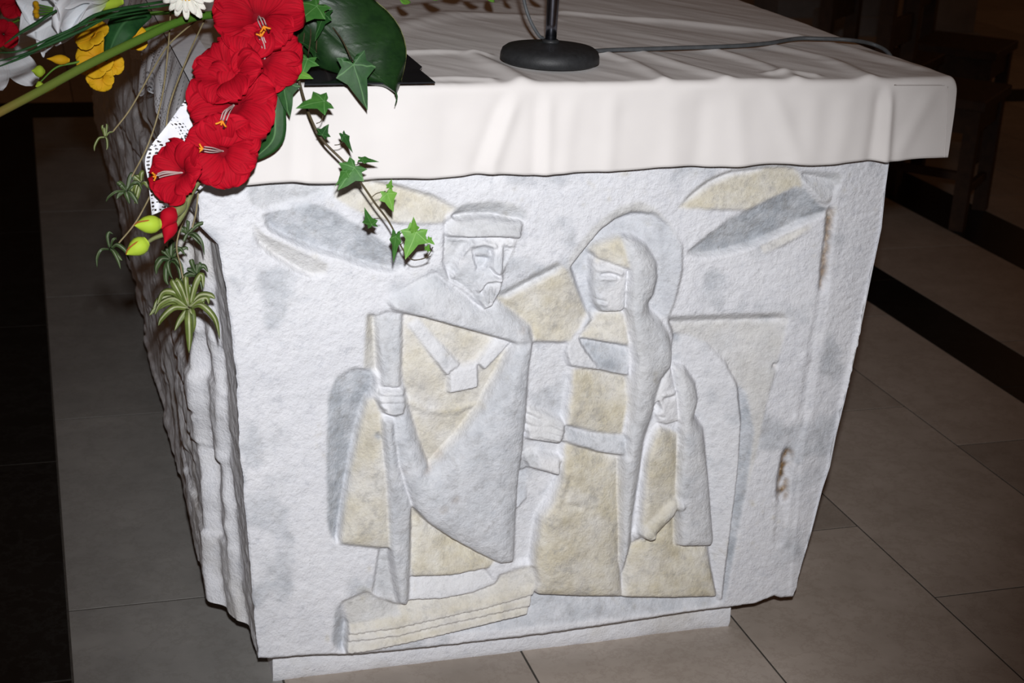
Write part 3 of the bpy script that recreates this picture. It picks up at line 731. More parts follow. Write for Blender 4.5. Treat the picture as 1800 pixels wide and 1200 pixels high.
def hexa(name, lo_b, hi_b, lo_t, hi_t, z0, z1, mat, parent):
    V = [(lo_b[0], lo_b[1], z0), (hi_b[0], lo_b[1], z0), (hi_b[0], hi_b[1], z0), (lo_b[0], hi_b[1], z0),
         (lo_t[0], lo_t[1], z1), (hi_t[0], lo_t[1], z1), (hi_t[0], hi_t[1], z1), (lo_t[0], hi_t[1], z1)]
    return mesh_raw(name, V, [(3, 2, 1, 0), (4, 5, 6, 7), (0, 1, 5, 4), (1, 2, 6, 5), (2, 3, 7, 6), (3, 0, 4, 7)], mat, parent, smooth=False)
hexa('block_core', (-0.425, -0.012), (0.485, 2.98), (-0.50, -0.045), (0.56, 2.98), 0.088, 0.97, M_STONE, ALT)
PZ = 0.083
px_ = np.linspace(-0.428, 0.428, 120)
prof = [(0.006, 0.0), (0.0, 0.012), (0.001, 0.04), (0.004, 0.062), (0.012, 0.076), (0.03, PZ), (0.3, PZ)]
P = np.array([[(x, y+0.003*float(fbm(np.array([x*14]), np.array([z*30]), 95, 3)[0]), z) for (y, z) in prof] for x in px_])
pl = grid('plinth', P[:, ::1], M_STONE, ALT); pl['label'] = 'low recessed stone plinth under the block'
hexa('plinth_core', (-0.427, 0.008), (0.427, 2.9), (-0.427, 0.02), (0.427, 2.9), 0.0, PZ-0.001, M_STONE, ALT)
CX0, CX1, CYF, CZ = -0.548, 0.672, -0.112, 1.055
box('mensa_slab', (CX0+0.012, CYF+0.012, 0.965), (CX1-0.008, 3.0, CZ-0.012), M_STONE, ALT, 0.006)

# ------------------------------------------------------------------ altar cloth
def build_cloth():
    r = 0.012; drop = 0.125
    th = np.linspace(0, math.pi/2, 6)
    def axis(edge0, edge1, inner, both):
        """returns positions, drop and param for one direction; edge with drop at edge1 (and edge0 if both)"""
        pos = list(inner); dr = [0.0]*len(inner)
        pos += [edge1+r*math.sin(t) for t in th[1:]]; dr += [r*(1-math.cos(t)) for t in th[1:]]
        for q in np.linspace(0, drop, 30)[1:]:
            pos.append(edge1+r); dr.append(r+q)
        return np.array(pos), np.array(dr)
    ax, adx = axis(None, CX1-r, np.linspace(CX0, CX1-r, 300), False)
    inner = np.concatenate([np.linspace(CYF+r, 0.9, 240), np.linspace(0.91, 3.0, 60)])
    by, bdy = axis(None, -(CYF+r), -inner[::-1], False); by = -by
    X = np.repeat(ax[:, None], len(by), 1); Y = np.repeat(by[None], len(ax), 0)
    DX = np.repeat(adx[:, None], len(by), 1); DY = np.repeat(bdy[None], len(ax), 0)
    Z = CZ-DX*np.clip(1-(DY-r)/0.04, 0, 1)-DY*np.clip(1-(DX-r)/0.04, 0, 1)
    Z = np.where((DX <= r+1e-9) & (DY <= r+1e-9), CZ-DX-DY, Z)
    tot = DX+DY
    # wrinkles on the top
    def ridge(px, amp, wid):
        q = np.array([onZ(u, v, CZ)[:2] for u, v in px]); best = np.full(X.shape, 9.0); along = np.zeros(X.shape)
        L = 0
        for a, b in zip(q[:-1], q[1:]):
            ab = b-a; t = np.clip(((X-a[0])*ab[0]+(Y-a[1])*ab[1])/(ab@ab), 0, 1)
            d = np.hypot(X-a[0]-t*ab[0], Y-a[1]-t*ab[1]); best = np.minimum(best, d)
        return amp*np.exp(-(best/wid)**2)
    w = 0
    for px, amp, wid in ((((990, 22), (1060, 28), (1180, 38), (1290, 52), (1400, 66)), 0.004, 0.018), (((700, 92), (790, 92), (850, 97)), 0.0035, 0.014),
                         (((830, 98), (880, 122), (915, 142)), 0.0045, 0.016), (((1062, 96), (1110, 112), (1165, 140)), 0.0035, 0.013),
                         (((1120, 92), (1190, 115), (1275, 139)), 0.0035, 0.015), (((1250, 88), (1330, 110), (1400, 138)), 0.003, 0.014),
                         (((1340, 78), (1450, 105), (1530, 138)), 0.0035, 0.016), (((1440, 72), (1530, 100), (1610, 122)), 0.003, 0.016),
                         (((640, 60), (800, 25), (960, 30)), 0.003, 0.03), (((740, 140), (800, 138), (860, 141)), 0.003, 0.012), (((1355, 130), (1400, 128), (1430, 133)), 0.0035, 0.012)):
        w = w+ridge(px, amp*1.5, wid)
    w = w+0.0055*fbm(X*5+Y*2.5, Y*1.3, 101, 3)+0.0016*fbm(X*26+Y*14, Y*7, 105, 3)
    # front drop folds
    f = 0
    xs = lambda u, v: onY(u, v, CYF)[0]
    tt = np.clip(DY/drop, 0, 1)
    for (u0, v0, u1, v1, amp, wid) in ((527, 160, 519, 312, -0.004, 0.014), (540, 160, 536, 312, 0.003, 0.016), (912, 150, 862, 300, 0.006, 0.014), (893, 165, 838, 300, -0.004, 0.014), (962, 170, 958, 300, 0.004, 0.012), (946, 170, 940, 300, -0.003, 0.012),
                                       (1010, 160, 990, 300, 0.003, 0.016), (1080, 160, 1068, 290, 0.003, 0.014), (1185, 160, 1178, 290, 0.003, 0.02), (1240, 160, 1222, 290, -0.003, 0.018), (1290, 160, 1300, 290, 0.003, 0.018),
                                       (1350, 160, 1395, 290, 0.004, 0.018), (1430, 160, 1420, 290, 0.003, 0.02), (1495, 160, 1470, 290, 0.003, 0.02), (1562, 150, 1552, 285, 0.008, 0.009), (1548, 170, 1530, 285, -0.006, 0.012), (1640, 190, 1575, 290, 0.003, 0.016), (700, 160, 705, 310, 0.002, 0.03), (790, 160, 780, 305, -0.002, 0.02)):
        xc = xs(u0, v0)+(xs(u1, v1)-xs(u0, v0))*tt
        f = f+amp*np.exp(-((X-xc)/wid)**2)
    f = f*sstep(tt, 0.0, 0.35)+0.004*fbm(X*9, Z*6+3, 111, 3)*sstep(tt, 0, 0.5)+0.0035*tt
    onf = (DY > r*0.5).astype(float)*sstep(DY, r*0.5, r*1.5)
    Yo = Y-f*onf
    Zo = Z+w*np.clip(1-tot/0.02, 0.25, 1)
    fade = sstep(X, CX1-0.16, CX1-0.04)
    hemw = (0.0045*fbm(X*7, X*0, 115, 3)+0.002*np.sin(X*40)+0.004*(X-0.05)/0.6)*(1-fade)+0.006*fade
    Zo = Zo+hemw*tt*onf
    Zo = Zo+0.006*np.clip(DX/drop, 0, 1)*(DX > r)
    fx = 0.006*fbm(Y*6, Z*5, 119, 3)*sstep(Y, CYF, CYF+0.1)
    Xo = X+fx*sstep(DX, r, r*4)*(DX > r)
    P = np.stack([Xo, Yo, Zo], -1); n, m = X.shape
    F = grid_faces(n, m)
    dxf = DX.reshape(-1)[F]; dyf = DY.reshape(-1)[F]
    F = F[~((dxf.max(1) > r+1e-6) & (dyf.max(1) > r+1e-6))]
    o = mesh_raw('altar_cloth', P.reshape(-1, 3), F, M_CLOTH, None)
    md = o.modifiers.new('thickness', 'SOLIDIFY'); md.thickness = 0.0018; md.offset = -1
    return o
CL = build_cloth()
tag(CL, 'cream cotton cloth covering the altar top with a short plain front drop', 'tablecloth')
def seam(pts):
    return tube('hem_seam', pts, 0.0008, M_CLOTH, CL, n=16, sides=6)
ys = CYF-0.0075
seam([onY(u, v, ys) for u, v in ((1666, 152), (1664, 200), (1660, 276))])
seam([onY(u, v, ys) for u, v in ((1572, 149), (1610, 149), (1660, 149))])

# ------------------------------------------------------------------ lace cloth at the corner
def lace():
    L = smooth_line([(338, 158), (298, 214), (257, 272), (261, 322), (267, 378)], 60)
    R = smooth_line([(396, 160), (400, 200), (402, 250), (375, 310), (330, 352)], 60)
    n = 40; P = np.zeros((60, n, 3)); A = np.zeros((60, n, 3))
    for i in range(60):
        for j in range(n):
            t = j/(n-1); q = L[i]*(1-t)+R[i]*t
            Y = -0.128-0.05*(i/59)*(1-0.3*t)+0.010*math.sin(t*9+i*0.06)*(i/59)
            P[i, j] = onY(q[0], q[1], Y)
    hem = np.concatenate([P[28:, 0], P[-1, :]])
    dh = P[-1, 0]-P[28, 0]; dh = dh/np.linalg.norm(dh)
    for i in range(60):
        for j in range(n):
            dl = np.linalg.norm(hem-P[i, j], axis=1).min(); A[i, j] = (float((P[i, j]-P[28, 0])@dh)+0.5, dl, 0)
    V1 = P.reshape(-1, 3); A1 = A.reshape(-1, 3); F1 = grid_faces(60, n)
    # side drop hanging along the long side
    Ys = np.linspace(-0.105, 1.9, 160); m = 30
    Q = np.zeros((160, m, 3)); B = np.zeros((160, m, 3))
    for i, Y in enumerate(Ys):
        dd = 0.105+0.020*math.sin(Y*17)+0.012*math.sin(Y*41+1)+0.05*max(0, 1-(Y+0.1)/0.25)
        for j in range(m):
            t = j/(m-1)
            fold = (0.010*math.sin(Y*31)+0.006*math.sin(Y*63+2))*t
            Q[i, j] = (CX0-0.006-0.020*t-fold-0.006*math.sin(t*3), Y, CZ+0.003-dd*t)
            B[i, j] = (Y, dd*(1-t), 0)
    V2 = Q.reshape(-1, 3); F2 = grid_faces(160, m)+len(V1)
    # border lying on the top
    Wt = np.array([[(CX0-0.006+0.05*k/4, Y, CZ+0.006) for k in range(5)] for Y in Ys])
    V3 = Wt.reshape(-1, 3); F3 = grid_faces(160, 5)+len(V1)+len(V2)
    B3 = np.array([[(Y, 0.07, 0) for k in range(5)] for Y in Ys]).reshape(-1, 3)
    V = np.concatenate([V1, V2, V3]); F = np.concatenate([F1, F2, F3]); AA = np.concatenate([A1, B.reshape(-1, 3), B3])
    o = mesh_raw('lace_cloth', V, F, M_LACE, None)
    a = o.data.attributes.new('lace', 'FLOAT_VECTOR', 'POINT'); a.data.foreach_set('vector', AA.astype(np.float32).ravel())
    tag(o, 'white lace runner with an openwork border hanging over the altar corner behind red flowers', 'lace cloth')
lace()

# ------------------------------------------------------------------ microphone stand and its cable
bc = onZ(966, 104, CZ); MB = np.array([bc[0], -0.045+0.083, CZ+0.003])
_q = onZ(965, 128, CZ); MB[0] = onY(966, 108, MB[1])[0]
MIC = empty('microphone_stand', MB, 'round black desk microphone stand with a thin chrome pole on the cream cloth', 'microphone stand')
lathe('base', [(0.001, 0.0), (0.074, 0.0), (0.079, 0.003), (0.0785, 0.012), (0.076, 0.019), (0.070, 0.0235), (0.050, 0.027), (0.020, 0.030), (0.012, 0.031), (0.001, 0.031)], MB, M_IRON, MIC, 64)
lathe('pole', [(0.001, 0.028), (0.0088, 0.028), (0.0092, 0.06), (0.0105, 0.14), (0.0112, 0.45), (0.0112, 0.46), (0.001, 0.46)], MB, M_CHROME, MIC, 24)
lathe('collar', [(0.001, 0.030), (0.0135, 0.030), (0.0135, 0.034), (0.011, 0.036), (0.001, 0.036)], MB, M_IRON, MIC, 24)
cz = CZ+0.0085
cab = [onY(915, -40, MB[1]+0.02), onY(922, 5, MB[1]+0.02), onY(932, 36, MB[1]+0.015), onY(947, 62, MB[1]+0.014), MB+np.array([-0.006, 0.02, 0.034])]
tb = tube('microphone_cable', cab, 0.0028, M_CABLE, None, 40)
tag(tb, 'thin grey cable hanging down beside the microphone pole', 'cable')
cab2 = [onZ(1040, 90, CZ+0.01), onZ(1075, 88, cz), onZ(1140, 86, cz), onZ(1200, 84, cz), onZ(1290, 81, cz), onZ(1350, 76, cz+0.002), onZ(1400, 68, cz+0.004), onZ(1440, 68, cz+0.006)]
e = onZ(1535, 78, CZ+0.008); cab2 += [onZ(1490, 70, cz+0.009), e, np.array([CX1+0.008, e[1]-0.035, CZ-0.006]), np.array([CX1+0.018, e[1]-0.045, CZ-0.05]), np.array([CX1+0.020, e[1]-0.05, CZ-0.10])]
tb = tube('power_cable', cab2, 0.0036, M_CABLE, None, 90)
tag(tb, 'dark grey cable lying across the cloth and dropping over the altar edge', 'cable')

# ------------------------------------------------------------------ tray, bowl and foam that carry the flowers
tp = [(535, 149.5), (765, 146), (738, 124), (742, 119), (700, 84), (545, 88)]
tv = [onZ(u, v, CZ+0.009) for u, v in tp]
tv = [np.array([p[0], p[1], CZ+0.0105]) for p in tv]
nn = len(tv)
V = [tuple(p) for p in tv]+[(p[0], p[1], CZ+0.0085) for p in tv]
F = [tuple(range(nn)), tuple(range(2*nn-1, nn-1, -1))]+[(k, nn+k, nn+(k+1) % nn, (k+1) % nn) for k in range(nn)]
F[0] = F[0][::-1]
tr = mesh_raw('flower_tray', V, F, M_TRAY, None, smooth=False)
tag(tr, 'thin shiny black tray with pointed corners under the flower arrangement', 'tray')
bx = np.array([-0.40, 0.05, CZ+0.012])
BW = empty('flower_bowl', bx, 'pale ceramic bowl with moss foam hidden behind the red flowers', 'bowl')
lathe('bowl_body', [(0.001, 0), (0.05, 0), (0.075, 0.03), (0.088, 0.07), (0.084, 0.07), (0.07, 0.032), (0.001, 0.01)], bx, M_BOWL, BW, 40)
lathe('foam', [(0.001, 0.03), (0.07, 0.035), (0.078, 0.065), (0.066, 0.10), (0.04, 0.12), (0.001, 0.125)], bx, M_FOAM, BW, 32)

# ------------------------------------------------------------------ plants
rnd = random.Random(4)
def at(u, v, Y): return onY(u, v, Y)
CN = -C_F                                     # towards the camera
def frame(n, up=None):
    n = n/np.linalg.norm(n)
    u = -C_D if up is None else up
    a = np.cross(u, n); a /= np.linalg.norm(a); b = np.cross(n, a)
    return a, b, n                            # right, up, normal
def dirv(rx, uy, nz=1.0):
    """direction with image-right, image-up and towards-camera parts"""
    v = C_R*rx-C_D*uy+CN*nz; return v/np.linalg.norm(v)
def blossom(parent, name, c, n, R, mat, petals=6, wid=0.62, depth=0.7, ruffle=0.10, recurve=0.35, twist=0.0, seed=0, two=True, shape=1.0, nl=16, nw=13, lens=None, flat=0.0):
    """petals around the throat c, facing n; returns the blossom's throat frame"""
    a, b, n = frame(n); r_ = random.Random(seed)
    first = None
    for k in range(petals):
        inner = (k % 2 == 1) and two
        ang = twist+2*math.pi*k/petals+r_.uniform(-0.08, 0.08)
        Lk = R*(1.0 if not inner else 0.95)*r_.uniform(0.94, 1.06)
        if lens: Lk = R*lens[k]
        W = Lk*wid*(1.0 if not inner else 0.88)
        ph = r_.uniform(0, 6.28); P = np.zeros((nl, nw, 3)); A = np.zeros((nl, nw, 3))
        er = np.cos(ang)*a+np.sin(ang)*b; es = -np.sin(ang)*a+np.cos(ang)*b
        for i in range(nl):
            s = i/(nl-1)
            prof_w = (0.16+0.84*math.sin(min(1, s*1.25)*math.pi/2)**shape)*math.sqrt(max(0, 1-max(0, (s-0.55)/0.47)**2.4))
            rr = Lk*(0.05+0.95*(s**1.25 if not flat else s))
            zz = depth*Lk*(-(1-s)**1.7*0.62)-recurve*Lk*max(0, s-0.55)**2*1.8+(0.03*Lk if inner else 0)
            for j in range(nw):
                w = -1+2*j/(nw-1)
                ww = w*W*prof_w
                cup = (0.22*Lk*prof_w*w*w)*(1-s*0.9)
                ru = ruffle*Lk*abs(w)**2*s*math.sin(7.5*s+ph+2.2*w)+ruffle*0.5*Lk*(s**3)*math.sin(6*w+ph)
                P[i, j] = c+er*rr+es*ww+n*(zz+cup+ru)
                A[i, j] = (w, s, 0)
        o = grid('petal', P, mat, parent, thick=0.0007)
        at_ = o.data.attributes.new('pet', 'FLOAT_VECTOR', 'POINT'); at_.data.foreach_set('vector', A.astype(np.float32).ravel())
    return a, b, n
def strap(name, pts, width, mat, parent, up=None, n=18, fold=0.25, taper=(0.5, 1.0, 0.08), nw=7, twist=0.0, vein=True):
    """a long leaf along pts"""
    L = smooth_line(pts, n); T = np.gradient(L, axis=0); T /= np.linalg.norm(T, axis=1)[:, None]
    upv = CN if up is None else up
    P = np.zeros((n, nw, 3)); A = np.zeros((n, nw, 3))
    for i in range(n):
        s = i/(n-1)
        e = np.cross(T[i], upv); e /= np.linalg.norm(e)+1e-9; u = np.cross(e, T[i])
        an = twist*s; e, u = math.cos(an)*e+math.sin(an)*u, -math.sin(an)*e+math.cos(an)*u
        if s < 0.45: wd = taper[0]+(taper[1]-taper[0])*math.sin(s/0.45*math.pi/2)
        else: wd = taper[2]+(taper[1]-taper[2])*math.cos((s-0.45)/0.55*math.pi/2)**0.8
        for j in range(nw):
            w = -1+2*j/(nw-1)
            P[i, j] = L[i]+e*w*wd*width/2-u*abs(w)*fold*width*wd*0.5
            A[i, j] = (1-abs(w), s, 0)
    o = grid(name, P, mat, parent, thick=0.0006)
    at_ = o.data.attributes.new('pet', 'FLOAT_VECTOR', 'POINT'); at_.data.foreach_set('vector', A.astype(np.float32).ravel())
    return o
IVY = [(0, 0), (0.16, -0.12), (0.42, -0.15), (0.37, 0.05), (0.64, 0.22), (0.31, 0.39), (0.19, 0.68), (0, 1.0)]
IVYV = [1, 0.1, 0.95, 0.0, 1.0, 0.0, 0.2, 1.0]
def ivy_leaf(name, base, tip, width, mat, parent, nrm=None, sway=0.0, jag=1.0):
    """five-lobed leaf; base and tip are points, width scales the side lobes"""
    base = np.asarray(base); tip = np.asarray(tip); ax = tip-base; L = np.linalg.norm(ax); ax = ax/L
    nv = CN if nrm is None else nrm
    e = np.cross(ax, nv); e /= np.linalg.norm(e); nv = np.cross(e, ax)
    r_ = random.Random(int(abs(base[0]*1e5)+abs(tip[2]*1e4)))
    pts = IVY+[(-x, y) for x, y in IVY[-2:0:-1]]; vv = IVYV+IVYV[-2:0:-1]
    m = len(pts); K = 5
    V = []; A = []; c0 = (0.0, 0.06)
    for k in range(K+1):
        t = k/K
        for (x, y), ve in zip(pts, vv):
            jx = r_.uniform(-0.03, 0.03)*t; qx = c0[0]+(x*width*jag-c0[0])*t+jx; qy = c0[1]+(y-c0[1])*t+r_.uniform(-0.02, 0.02)*t
            if t == 0: qx, qy = c0
            bend = -0.16*(qx*qx+0.5*(qy-0.3)**2)+0.05*ve*t*(1-t)*4*0.4+sway*qx
            V.append(base+ax*qy*L+e*qx*L+nv*bend*L)
            A.append((1-(1-ve)*(0.15+0.85*t) if t > 0 else 1.0, t, 0))
    F = []
    for k in range(K):
        for i in range(m):
            j = (i+1) % m
            F.append((k*m+i, k*m+j, (k+1)*m+j, (k+1)*m+i))
    o = mesh_raw(name, V, F, mat, parent)
    a = o.data.attributes.new('pet', 'FLOAT_VECTOR', 'POINT'); a.data.foreach_set('vector', np.array(A, np.float32).ravel())
    return o
def drop_shape(name, p0, p1, rad, mat, parent, prof=(0.35, 0.85, 1.0, 0.8, 0.35, 0.03), sides=10):
    """a bud or seed shape from p0 to p1"""
    p0 = np.asarray(p0); p1 = np.asarray(p1); t = np.linspace(0, 1, len(prof))
    o = tube(name, [p0+(p1-p0)*q for q in t], [rad*q for q in prof], mat, parent, n=14, sides=sides)
    nn = len(o.data.vertices)
    a = o.data.attributes.new('pet', 'FLOAT_VECTOR', 'POINT')
    a.data.foreach_set('vector', np.tile(np.array([0.2, 0.6, 0], np.float32), nn))
    return o

# ---- gladiolus
gY = lambda v: -0.15-0.13*min(max(v, 0), 440)/440
GL = empty('gladiolus', at(500, 20, -0.08), 'red gladiolus spike with ruffled blossoms and green buds drooping over the altar corner', 'flower')
stem_px = [(520, -40), (480, 30), (440, 110), (405, 200), (370, 285), (338, 335), (322, 375), (300, 405), (268, 420), (247, 436)]
tube('stem', [at(u, v, gY(v)+0.045) for u, v in stem_px], [0.0055, 0.005, 0.0045, 0.0042, 0.0035, 0.002], M_STEMOLIVE, GL, 70)
def glad(c, rpx, n, seed, twist, style, lens=None):
    C = at(c[0], c[1], gY(c[1])); R = rpx*pxsize(C)
    # the throat piece carries the petals and stamens of one blossom
    a, b, nn = frame(n)
    back = C-nn*R*0.62
    th = tube('blossom', [back-nn*R*0.35-b*R*0.1, back, C-nn*R*0.30], [R*0.06, R*0.12, R*0.20], M_RED, GL, 10, 12)
    nv = len(th.data.vertices); aa = th.data.attributes.new('pet', 'FLOAT_VECTOR', 'POINT')
    aa.data.foreach_set('vector', np.tile(np.array([0.3, 0.1, 0], np.float32), nv))
    blossom(th, 'petal', C, n, R, M_RED, 6, 0.62, 0.75, 0.14, 0.45, twist, seed, lens=lens)
    if style:
        sx, sy = style
        d = a*sx+b*sy; d /= np.linalg.norm(d)
        for k in (-1, 0, 1):
            s0 = C-nn*R*0.25; s1 = C+nn*R*0.18+d*R*0.26+np.cross(nn, d)*k*R*0.06; s2 = s1+d*R*0.22+nn*R*0.06
            f = tube('stamen', [s0, s1, s2], 0.0008, M_FILAMENT, th, 10, 6)
        tube('anther', [s2-d*R*0.02, s2+d*R*0.16], 0.0016, M_DARKRED, th, 4, 6, smooth=False)
        q = C+nn*R*0.30+d*R*0.50
        tube('style', [C-nn*R*0.2, C+nn*R*0.22+d*R*0.22, q], 0.0009, M_FILAMENT, th, 12, 6)
        for k in (-1, 0, 1):
            tube('stigma', [q, q+d*R*0.07+np.cross(nn, d)*k*R*0.07, q+d*R*0.10+np.cross(nn, d)*k*R*0.12], 0.0013, M_ANTHER, th, 5, 6)
    return th
glad((452, 22), 82, dirv(0.05, 0.25), 1, 0.2, (0.4, -1), (1, .9, 1, .95, 1, .9))
glad((468, 100), 66, dirv(0.35, 0.05), 2, 0.5, (-0.3, 0.8))
glad((396, 122), 64, dirv(-0.25, 0.30), 3, 0.1, None)
glad((408, 180), 82, dirv(0.0, 0.10), 4, 0.35, (-0.3, -1))
glad((392, 266), 68, dirv(0.15, -0.15), 5, 0.75, (-0.8, 0.1))
glad((312, 301), 64, dirv(-0.40, 0.05, 1.0), 6, 0.02, (-1, -0.3), (0.7, 0.85, 0.95, 1.0, 0.95, 0.7))
# opening bud and green buds
b0 = at(312, 368, gY(368)+0.03)
for p1, rr in (((284, 402), 0.0125), ((289, 428), 0.0105)):
    q = at(p1[0], p1[1], gY(400)+0.02)
    drop_shape('red_bud', at(305, 366 if rr > 0.011 else 385, gY(380)+0.03), q, rr, M_RED, GL)
drop_shape('bud_sheath', at(326, 352, gY(352)+0.035), at(300, 385, gY(380)+0.025), 0.008, M_STEMOLIVE, GL, (0.4, 0.9, 1.0, 0.9, 0.6, 0.2))
for p0, p1 in (((281, 393), (236, 396)), ((258, 424), (222, 447))):
    A0 = at(*p0, gY(410)+0.015); A1 = at(*p1, gY(410)+0.005)
    bd = drop_shape('green_bud', A0, A1, 0.0125, M_BUD, GL, (0.55, 0.95, 1.0, 0.85, 0.5, 0.05))
    u = np.cross(A1-A0, CN); u /= np.linalg.norm(u)
    tube('bud_seam', [A0+(A1-A0)*0.12+CN*0.0105+u*0.004, A0+(A1-A0)*0.45+CN*0.0118+u*0.004, A0+(A1-A0)*0.8+CN*0.0075+u*0.003, A1+CN*0.001], [0.0006, 0.0011, 0.001, 0.0006], M_SEAM, bd, 10, 6)
strap('blade_leaf', [at(487, 150, -0.16), at(484, 200, -0.17), at(480, 245, -0.175), at(447, 279, -0.17)], 0.030, M_IVYD, GL, taper=(0.5, 1.0, 0.25))

# ---- big dark leaf
BL = empty('big_leaf', at(540, 5, 0.0), 'large glossy dark green leaf with a curled tip lying over the tray', 'leaf')
def big_leaf():
    n, m = 44, 33
    mid = smooth_line([(532, 0), (570, 47), (605, 80), (640, 112), (665, 135), (685, 152), (697, 164)], n)
    Rr = smooth_line([(575, -60), (655, -2), (690, 30), (708, 62), (714, 95), (707, 134), (697, 164)], n)
    Ll = smooth_line([(508, 30), (528, 85), (555, 115), (600, 132), (645, 147), (675, 152), (697, 164)], n)
    P = np.zeros((n, m, 3)); A = np.zeros((n, m, 3))
    for i in range(n):
        s = i/(n-1)
        for j in range(m):
            w = -1+2*j/(m-1)
            q = mid[i]+((Rr if w > 0 else Ll)[i]-mid[i])*abs(w)
            Y = -0.070-0.105*s+0.030*w*w-0.016*abs(w)**0.7*(1-s)+0.004*math.sin(s*20+3*w)*abs(w)
            P[i, j] = at(q[0], q[1], Y)
            sv = abs(((s*6-abs(w)*1.2) % 1)-0.5)*2
            A[i, j] = (max(1-abs(w)*9, 0.90*(sv > 0.93)), s, 0)
    o = grid('blade', P, M_BIGLEAF, BL, thick=0.0008)
    a = o.data.attributes.new('pet', 'FLOAT_VECTOR', 'POINT'); a.data.foreach_set('vector', A.astype(np.float32).ravel())
    tube('leaf_tip', [P[-2, m//2], at(698, 172, -0.176), at(694, 186, -0.176)], [0.0016, 0.0012, 0.0004], M_IVYD, BL, 8, 6)
    tube('leaf_edge', [P[i, -1] for i in range(8, n, 3)], 0.0007, M_STEMOLIVE, BL, 40, 5)
    tube('stalk', [P[0, m//2]-CN*0.002, at(500, -25, -0.03), at(470, 20, 0.04)], 0.003, M_STEM, BL, 10, 8)
big_leaf()

# ---- ivy: the trailing vine and the sprays round the bowl
IV = empty('ivy_vine', at(528, 140, -0.12), 'thin ivy vine with small leaves trailing down the altar front', 'ivy')
vine = [(524, 135, -0.13), (533, 170, -0.15), (545, 205, -0.19), (566, 245, -0.21), (605, 285, -0.225), (632, 318, -0.225), (660, 358, -0.225), (685, 392, -0.225), (708, 438, -0.225), (722, 455, -0.225), (738, 456, -0.225), (757, 450, -0.225)]
tube('stem', [at(*q) for q in vine], [0.0020, 0.0019, 0.0017, 0.0015, 0.0010, 0.0006], M_VINE, IV, 70, 8)
for (bu, bv), (tu_, tv_), wd, mt, n_ in (((573, 177), (530, 186), 0.80, M_IVYM, dirv(-0.2, 0.5)), ((566, 238), (575, 222), 0.9, M_IVYD, dirv(0.3, 0.3)), ((603, 236), (617, 262), 0.45, M_IVYD, dirv(0.8, 0.2)),
                                         ((634, 280), (660, 283), 0.5, M_IVYM, dirv(0.0, 0.9)), ((625, 292), (600, 326), 0.85, M_IVYM, dirv(0.1, 0.2)), ((610, 300), (593, 322), 0.5, M_IVYM, dirv(-0.3, 0.2)), ((680, 338), (690, 366), 0.75, M_IVYL, dirv(0.3, 0.1)),
                                         ((684, 330), (688, 318), 0.6, M_IVYL, dirv(0.3, 0.4)), ((654, 396), (642, 371), 0.6, M_IVYM, dirv(-0.4, 0.1)), ((696, 412), (692, 452), 0.42, M_IVYM, dirv(-0.6, 0.1)),
                                         ((733, 405), (716, 445), 0.80, M_IVYL, dirv(0.2, 0.1)), ((728, 408), (727, 386), 0.5, M_IVYL, dirv(0.2, 0.3)), ((752, 420), (762, 428), 0.8, M_IVYL, dirv(0.2, 0.3)), ((750, 440), (754, 430), 0.7, M_IVYL, dirv(0, 0.4))):
    Yl = -0.235
    sc = 1.25
    ivy_leaf('leaf', at(bu, bv, Yl), at(bu+(tu_-bu)*sc, bv+(tv_-bv)*sc, Yl-0.006), wd, mt, IV, n_)
for a_, b_, c_ in (((556, 217), (565, 212), (571, 190)), ((588, 255), (596, 254), (604, 249)), ((604, 283), (626, 290), (630, 283)), ((652, 348), (662, 340), (678, 336)), ((670, 384), (660, 384), (655, 385)), ((699, 417), (706, 409), (720, 405)), ((704, 430), (712, 425), (716, 438)), ((738, 456), (752, 450), (761, 434))):
    tube('petiole', [at(*a_, -0.225), at(*b_, -0.225), at(*c_, -0.232)], 0.0007, M_VINE, IV, 8, 6)
SPR = [(((620, 108), (645, 196), -0.185, 0.66, M_IVYD, dirv(0.1, 0.25)), 'dark five-lobed ivy leaf with a long pointed lobe over the cloth edge'),
       (((497, 142), (508, 207), -0.175, 0.70, M_IVYD, dirv(-0.2, 0.2)), 'dark ivy leaf pointing down beside the red petals and the blade leaf'),
       (((541, 102), (530, 135), -0.15, 0.95, M_IVYM, dirv(0.1, 0.5)), 'mid green ivy leaf lying at the tray edge'),
       (((520, 128), (551, 138), -0.16, 0.8, M_IVYL, dirv(0.1, 0.6)), 'small bright ivy leaf just above the tray front edge'),
       (((560, 8), (510, 52), -0.14, 0.75, M_IVYM, dirv(-0.3, 0.4)), 'bright ivy leaf beside the topmost red blossom'),
       (((572, 22), (552, 72), -0.12, 0.55, M_IVYD, dirv(-0.6, 0.2)), 'folded dark ivy leaf in front of the large glossy leaf'),
       (((556, 92), (528, 72), -0.11, 0.8, M_IVYD, dirv(0.2, 0.7)), 'dark ivy leaf standing up between blossom and large leaf'),
       (((500, -10), (530, 20), -0.08, 0.8, M_IVYD, dirv(0.1, 0.7)), 'shaded ivy leaf at the top of the arrangement')]
for (bp, tp_, Yl, wd, mt, n_), lb in SPR:
    e_ = empty('ivy_leaf', at(bp[0], bp[1], Yl), lb, 'leaf', 'ivy leaves around the red flowers')
    ivy_leaf('blade', at(bp[0], bp[1], Yl), at(tp_[0], tp_[1], Yl-0.015), wd, mt, e_, n_)
    st = at(bp[0], bp[1], Yl)
    tube('stalk', [st+CN*0.001, st*0.6+np.array([-0.36, 0.0, CZ+0.09])*0.4+np.array([0, 0, 0.01]), np.array([-0.37, 0.03, CZ+0.10])], 0.001, M_VINE, e_, 10, 6)

